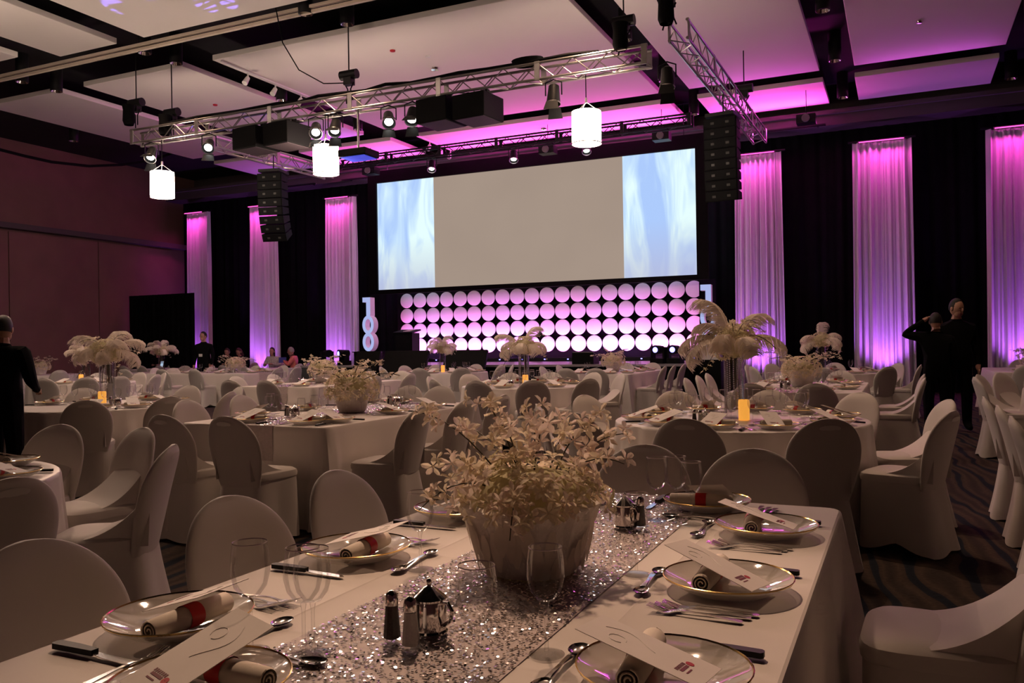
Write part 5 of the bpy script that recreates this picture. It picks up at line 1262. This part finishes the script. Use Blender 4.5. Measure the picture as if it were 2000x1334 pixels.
# ------------------------------------------------------------------ people
def build_person(label, loc, rz, J, E_, tags, mats, head, hair, hair_m, height_scale=1.0, long_hair=False):
    """J: name -> (pos, radius); E_: bones; tags: joint -> material slot; head: (centre, look direction) for skull with face"""
    names = list(J); idx = {n_: i for i, n_ in enumerate(names)}
    me = bpy.data.meshes.new('body_cage'); me.from_pydata([J[n_][0] for n_ in names], [(idx[a], idx[c]) for a, c in E_], [])
    tmp = bpy.data.objects.new('body_cage', me); COL.objects.link(tmp)
    sk_ = tmp.modifiers.new('Skin', 'SKIN')
    if not me.skin_vertices:
        with bpy.context.temp_override(object=tmp, active_object=tmp, selected_objects=[tmp]): bpy.ops.mesh.customdata_skin_add()
    for i, n_ in enumerate(names):
        r_ = J[n_][1]; me.skin_vertices[0].data[i].radius = (r_, r_) if not isinstance(r_, tuple) else r_
        me.skin_vertices[0].data[i].use_root = (n_ == 'pelvis')
    ss = tmp.modifiers.new('Sub', 'SUBSURF'); ss.levels = 1; ss.render_levels = 1
    dg = bpy.context.evaluated_depsgraph_get(); ev = tmp.evaluated_get(dg); em = ev.to_mesh()
    b = MB(); b.v = [tuple(v.co) for v in em.vertices]
    JP = [(Vector(J[n_][0]), tags[n_]) for n_ in names]
    seg = [(Vector(J[a][0]), Vector(J[c][0]), tags[a], tags[c]) for a, c in E_]
    for p in em.polygons:
        c = Vector(p.center); best = (1e9, 0)
        for A, B, ta, tb in seg:
            d = B - A; t = max(0, min(1, (c - A).dot(d) / max(1e-9, d.length_squared))); q = (c - (A + d * t)).length
            if q < best[0]: best = (q, ta if t < 0.5 else tb)
        b.f.append(tuple(p.vertices)); b.mi.append(best[1])
    ev.to_mesh_clear(); COL.objects.unlink(tmp); bpy.data.objects.remove(tmp)
    # skull with face
    hc, look = Vector(head[0]), Vector(head[1]).normalized(); side = look.cross(Vector((0, 0, 1))).normalized(); up = side.cross(look)
    def T(x, y, z): return hc + side * x + look * y + up * z
    def ell(c, r_, slot, n=14, k=10):
        o_ = len(b.v); b.cur = slot; b.ellipsoid((0, 0, 0), r_, n, k)
        for i in range(o_, len(b.v)):
            p = b.v[i]; b.v[i] = tuple(T(c[0] + p[0], c[1] + p[1], c[2] + p[2]))
    ell((0, 0, 0.01), (0.074, 0.092, 0.112), 2); ell((0, 0.035, -0.055), (0.055, 0.055, 0.060), 2)
    ell((0, 0.098, -0.012), (0.012, 0.016, 0.024), 2, 8, 6)
    for s_ in (-1, 1):
        ell((s_ * 0.076, -0.005, -0.005), (0.010, 0.020, 0.032), 2, 8, 6); ell((s_ * 0.030, 0.085, 0.012), (0.012, 0.007, 0.006), 3, 8, 6)
    ell((0, 0.086, -0.058), (0.024, 0.008, 0.007), 4, 8, 6)
    e = empty('person', loc, rz); e.scale = (height_scale,) * 3; tag(e, label, 'person')
    body = part('body', b, mats + [MT['hair'] if True else None, mat('lips', (0.30, 0.10, 0.09), 0.5)], e)
    # hair cap
    h = MB(); n = 18; rows = 9; vs = []; fs = []
    for k in range(rows):
        ph = math.pi * 0.62 * k / (rows - 1)
        for i in range(n):
            t = 2 * math.pi * i / n; y = math.sin(ph) * math.sin(t); cut = 1.0
            if y > 0.25 and ph > 0.9: cut = 0.90
            z = math.cos(ph)
            if long_hair and y < 0.35 and ph > 1.3: z -= (ph - 1.3) * 1.6
            p = T(math.sin(ph) * math.cos(t) * 0.083 * cut, (y * 0.101 * cut if y < 0.25 else y * 0.090 * cut) - 0.006, z * 0.119 + 0.016)
            vs.append(p)
    for k in range(rows - 1):
        for i in range(n): fs.append((k * n + i, k * n + (i + 1) % n, (k + 1) * n + (i + 1) % n, (k + 1) * n + i))
    h.add(vs, fs)
    if hair: part('hair', h, hair_m, e)
    return e
def hand_chain(J, E_, tags, pre, wrist, direction, palm_side, r=0.011):
    d = Vector(direction).normalized(); s_ = Vector(palm_side).normalized(); w_ = Vector(wrist)
    J[pre + 'palm'] = (tuple(w_ + d * 0.075), 0.034); tags[pre + 'palm'] = 2; E_.append((pre + 'wrist', pre + 'palm'))
    cd = (Vector((0, 0, -1)) - d * Vector((0, 0, -1)).dot(d)); curl = cd.normalized() if cd.length > 0.05 else Vector((0, 1, 0))
    for k, (o_, ln) in enumerate(((-0.024, 0.070), (-0.008, 0.080), (0.009, 0.075), (0.025, 0.060))):
        a = w_ + d * (0.085 + ln * 0.5) + s_ * o_; c = w_ + d * (0.085 + ln) + s_ * o_ + curl * 0.016
        J[pre + 'f%da' % k] = (tuple(a), 0.009); J[pre + 'f%db' % k] = (tuple(c), 0.0075); tags[pre + 'f%da' % k] = tags[pre + 'f%db' % k] = 2
        E_ += [(pre + 'palm', pre + 'f%da' % k), (pre + 'f%da' % k, pre + 'f%db' % k)]
    t0 = w_ + d * 0.055 - s_ * 0.045; J[pre + 'th'] = (tuple(t0), 0.011); J[pre + 'th2'] = (tuple(t0 + d * 0.035 - s_ * 0.008), 0.009); tags[pre + 'th'] = tags[pre + 'th2'] = 2
    E_ += [(pre + 'palm', pre + 'th'), (pre + 'th', pre + 'th2')]
def standing(arms, sleeve=0):
    J = {'pelvis': ((0, 0, 0.95), (0.165, 0.13)), 'waist': ((0, 0.0, 1.12), (0.16, 0.12)), 'chest': ((0, 0.0, 1.32), (0.175, 0.125)), 'collar': ((0, 0.0, 1.43), (0.085, 0.07)), 'neck': ((0, 0.01, 1.50), 0.050), 'skull': ((0, 0.02, 1.59), 0.060)}
    E_ = [('pelvis', 'waist'), ('waist', 'chest'), ('chest', 'collar'), ('collar', 'neck'), ('neck', 'skull')]
    tags = dict(pelvis=1, waist=0, chest=0, collar=0, neck=2, skull=2)
    for s_, L_ in ((-1, 'l'), (1, 'r')):
        J[L_ + 'hip'] = ((s_ * 0.095, 0, 0.86), 0.105); J[L_ + 'knee'] = ((s_ * 0.11, 0.015, 0.49), 0.078); J[L_ + 'ankle'] = ((s_ * 0.115, -0.02, 0.10), 0.062); J[L_ + 'toe'] = ((s_ * 0.115, 0.13, 0.045), 0.036)
        tags.update({L_ + 'hip': 1, L_ + 'knee': 1, L_ + 'ankle': 1, L_ + 'toe': 1}); E_ += [('pelvis', L_ + 'hip'), (L_ + 'hip', L_ + 'knee'), (L_ + 'knee', L_ + 'ankle'), (L_ + 'ankle', L_ + 'toe')]
        sh, el, wr = arms[L_]
        J[L_ + 'shoulder'] = (sh, 0.080); J[L_ + 'elbow'] = (el, 0.058); J[L_ + 'wrist'] = (wr, 0.036)
        tags.update({L_ + 'shoulder': 0, L_ + 'elbow': 0 if sleeve == 0 else 2, L_ + 'wrist': 0 if sleeve == 0 else 2}); E_ += [('chest', L_ + 'shoulder'), (L_ + 'shoulder', L_ + 'elbow'), (L_ + 'elbow', L_ + 'wrist')]
        d = Vector(wr) - Vector(el); hand_chain(J, E_, tags, L_, wr, d, Vector((0, 1, 0)) if abs(d.normalized().y) < 0.7 else Vector((1, 0, 0)))
    return J, E_, tags
def seated(arms, lean=0.0, sleeve=0):
    J = {'pelvis': ((0, 0, 0.58), (0.145, 0.11)), 'waist': ((0, 0.02 + lean * 0.3, 0.73), (0.125, 0.10)), 'chest': ((0, 0.02 + lean * 0.7, 0.93), (0.150, 0.105)), 'collar': ((0, 0.02 + lean, 1.04), (0.085, 0.07)), 'neck': ((0, 0.04 + lean, 1.11), 0.050), 'skull': ((0, 0.06 + lean, 1.19), 0.060)}
    E_ = [('pelvis', 'waist'), ('waist', 'chest'), ('chest', 'collar'), ('collar', 'neck'), ('neck', 'skull')]
    tags = dict(pelvis=1, waist=0, chest=0, collar=0, neck=2, skull=2)
    for s_, L_ in ((-1, 'l'), (1, 'r')):
        J[L_ + 'hip'] = ((s_ * 0.10, 0.05, 0.56), 0.085); J[L_ + 'knee'] = ((s_ * 0.12, 0.42, 0.54), 0.060); J[L_ + 'ankle'] = ((s_ * 0.12, 0.38, 0.10), 0.042); J[L_ + 'toe'] = ((s_ * 0.13, 0.52, 0.045), 0.036)
        tags.update({L_ + 'hip': 1, L_ + 'knee': 1, L_ + 'ankle': 1, L_ + 'toe': 1}); E_ += [('pelvis', L_ + 'hip'), (L_ + 'hip', L_ + 'knee'), (L_ + 'knee', L_ + 'ankle'), (L_ + 'ankle', L_ + 'toe')]
        sh, el, wr = arms[L_]
        J[L_ + 'shoulder'] = (sh, 0.080); J[L_ + 'elbow'] = (el, 0.058); J[L_ + 'wrist'] = (wr, 0.036)
        tags.update({L_ + 'shoulder': 0, L_ + 'elbow': 0 if sleeve == 0 else 2, L_ + 'wrist': 0 if sleeve == 0 else 2}); E_ += [('chest', L_ + 'shoulder'), (L_ + 'shoulder', L_ + 'elbow'), (L_ + 'elbow', L_ + 'wrist')]
        hand_chain(J, E_, tags, L_, wr, Vector(wr) - Vector(el), Vector((1, 0, 0)))
    return J, E_, tags
S = MT
ARM_DOWN = {'l': ((-0.185, 0, 1.345), (-0.235, -0.03, 1.12), (-0.23, 0.06, 0.90)), 'r': ((0.185, 0, 1.345), (0.235, -0.03, 1.12), (0.23, 0.06, 0.90))}
# silhouetted guest at the left edge, back turned
J, E_, tg = standing({'l': ((-0.22, 0, 1.39), (-0.31, 0.0, 1.13), (-0.20, 0.20, 1.06)), 'r': ((0.22, 0, 1.38), (0.31, -0.02, 1.12), (0.20, 0.18, 1.04))})
build_person('dark-suited person standing with back turned at the left edge', (-7.33, 4.98, 0), R(15), J, E_, tg, [S['suit'], S['trousers'], S['skin']], ((0, 0.02, 1.60), (-0.35, 1, -0.12)), True, S['hair'], 0.965)
# far standing person with a white badge
J, E_, tg = standing(ARM_DOWN)
p_ = build_person('person in dark clothes with white badge standing before leftmost drape', (-17.05, 17.2, 0), R(200), J, E_, tg, [S['suit'], S['trousers'], S['skin']], ((0, 0.02, 1.60), (0.35, 1, -0.1)), True, S['hair'], 1.045)
b = MB(); b.box((0.03, 0.125, 1.12), (0.09, 0.008, 0.07)); part('badge', b, 'white_paint', p_, False)
# two waiters in the right aisle
J, E_, tg = standing({'l': ((-0.19, 0, 1.40), (-0.43, 0.03, 1.42), (-0.18, 0.05, 1.60)), 'r': ((0.185, 0, 1.345), (0.235, -0.03, 1.12), (0.15, 0.14, 0.92))})
build_person('person in black in right aisle with elbow raised to the head', (0.44, 12.85, 0), R(10), J, E_, tg, [S['suit'], S['trousers'], S['skin']], ((0, 0.02, 1.60), (0.2, 1, -0.1)), True, S['hair'], 0.97)
J, E_, tg = standing(ARM_DOWN)
build_person('taller person in black behind the one with raised elbow', (0.72, 13.5, 0), R(195), J, E_, tg, [S['suit'], S['trousers'], S['skin']], ((0, 0.02, 1.60), (-0.5, 1, -0.15)), True, S['hair'], 1.09)
# seated guests
ARM_T = {'l': ((-0.185, 0.02, 1.0), (-0.26, 0.10, 0.79), (-0.12, 0.32, 0.83)), 'r': ((0.185, 0.02, 1.0), (0.26, 0.10, 0.79), (0.12, 0.32, 0.83))}
def sit(label, x, y, face, top, hm, lh, look=(0, 1, -0.1), lean=0.05, arms=None):
    J, E_, tg = seated(arms or ARM_T, lean)
    build_person(label, (x, y, 0), R(face - 90), J, E_, tg, [top, S['trousers'], S['skin']], ((0, 0.06 + lean, 1.20), look), True, hm, 1.02, lh)
    rzz = R(face - 90); bk_ = Matrix.Rotation(rzz, 3, 'Z') @ Vector((0, -0.42, 0))
    chair(x + bk_.x, y + bk_.y, face, 'white covered chair under the ' + label.split(',')[0], 'covered banquet chairs')
sit('grey-haired guest in salmon shirt, turned sideways with blue folder', -16.55, 20.35, 205, S['salmon'], S['hair_grey'], False, (0.1, 1, -0.15), 0.06, {'l': ((-0.185, 0.02, 1.0), (-0.24, 0.14, 0.80), (-0.08, 0.30, 0.92)), 'r': ((0.185, 0.02, 1.0), (0.25, 0.12, 0.80), (0.10, 0.30, 0.90))})
sit('long-haired guest in pale patterned top, facing the camera', -17.35, 20.35, 282, S['white_shirt'], S['hair'], True)
sit('guest in dark jacket, leaning over behind the far low flowers', -19.1, 20.3, 300, S['suit'], S['hair_brown'], False, (0.2, 1, -0.4), 0.12)
sit('dark-haired guest, bending beside the jacketed guest', -18.55, 20.4, 262, S['suit'], S['hair_brown'], True, (0, 1, -0.6), 0.14)
sit('guest in black at the laptop, before the corner drape', -21.45, 19.75, 300, S['suit'], S['hair'], False, (0, 1, -0.2), 0.08)
o = obj('blue_folder', boxmesh('blue_folder', (0.22, 0.012, 0.17), 'blue_paper', 0.003), None, (-16.83, 20.12, 0.97), (R(-18), 0, R(40))); tag(o, 'blue folder held by the guest in salmon shirt', 'folder')
e = empty('laptop', (-20.75, 19.0, TH), R(-30)); tag(e, 'open laptop with glowing screen on the rearmost left table', 'laptop')
b = MB(); b.box((0, 0, 0.012), (0.34, 0.24, 0.02)); part('keyboard_base', b, 'alu', e, False)
b = MB(); b.box((0, 0, 0.11), (0.34, 0.012, 0.22)); l_ = part('lid', b, 'alu', e, False, loc=(0, 0.13, 0.02), rot=(R(-12), 0, 0))
b = MB(); b.box((0, -0.008, 0.11), (0.31, 0.004, 0.19)); part('display', b, emat('laptop_display', (0.55, 0.75, 1.0), 0.9), l_, False)
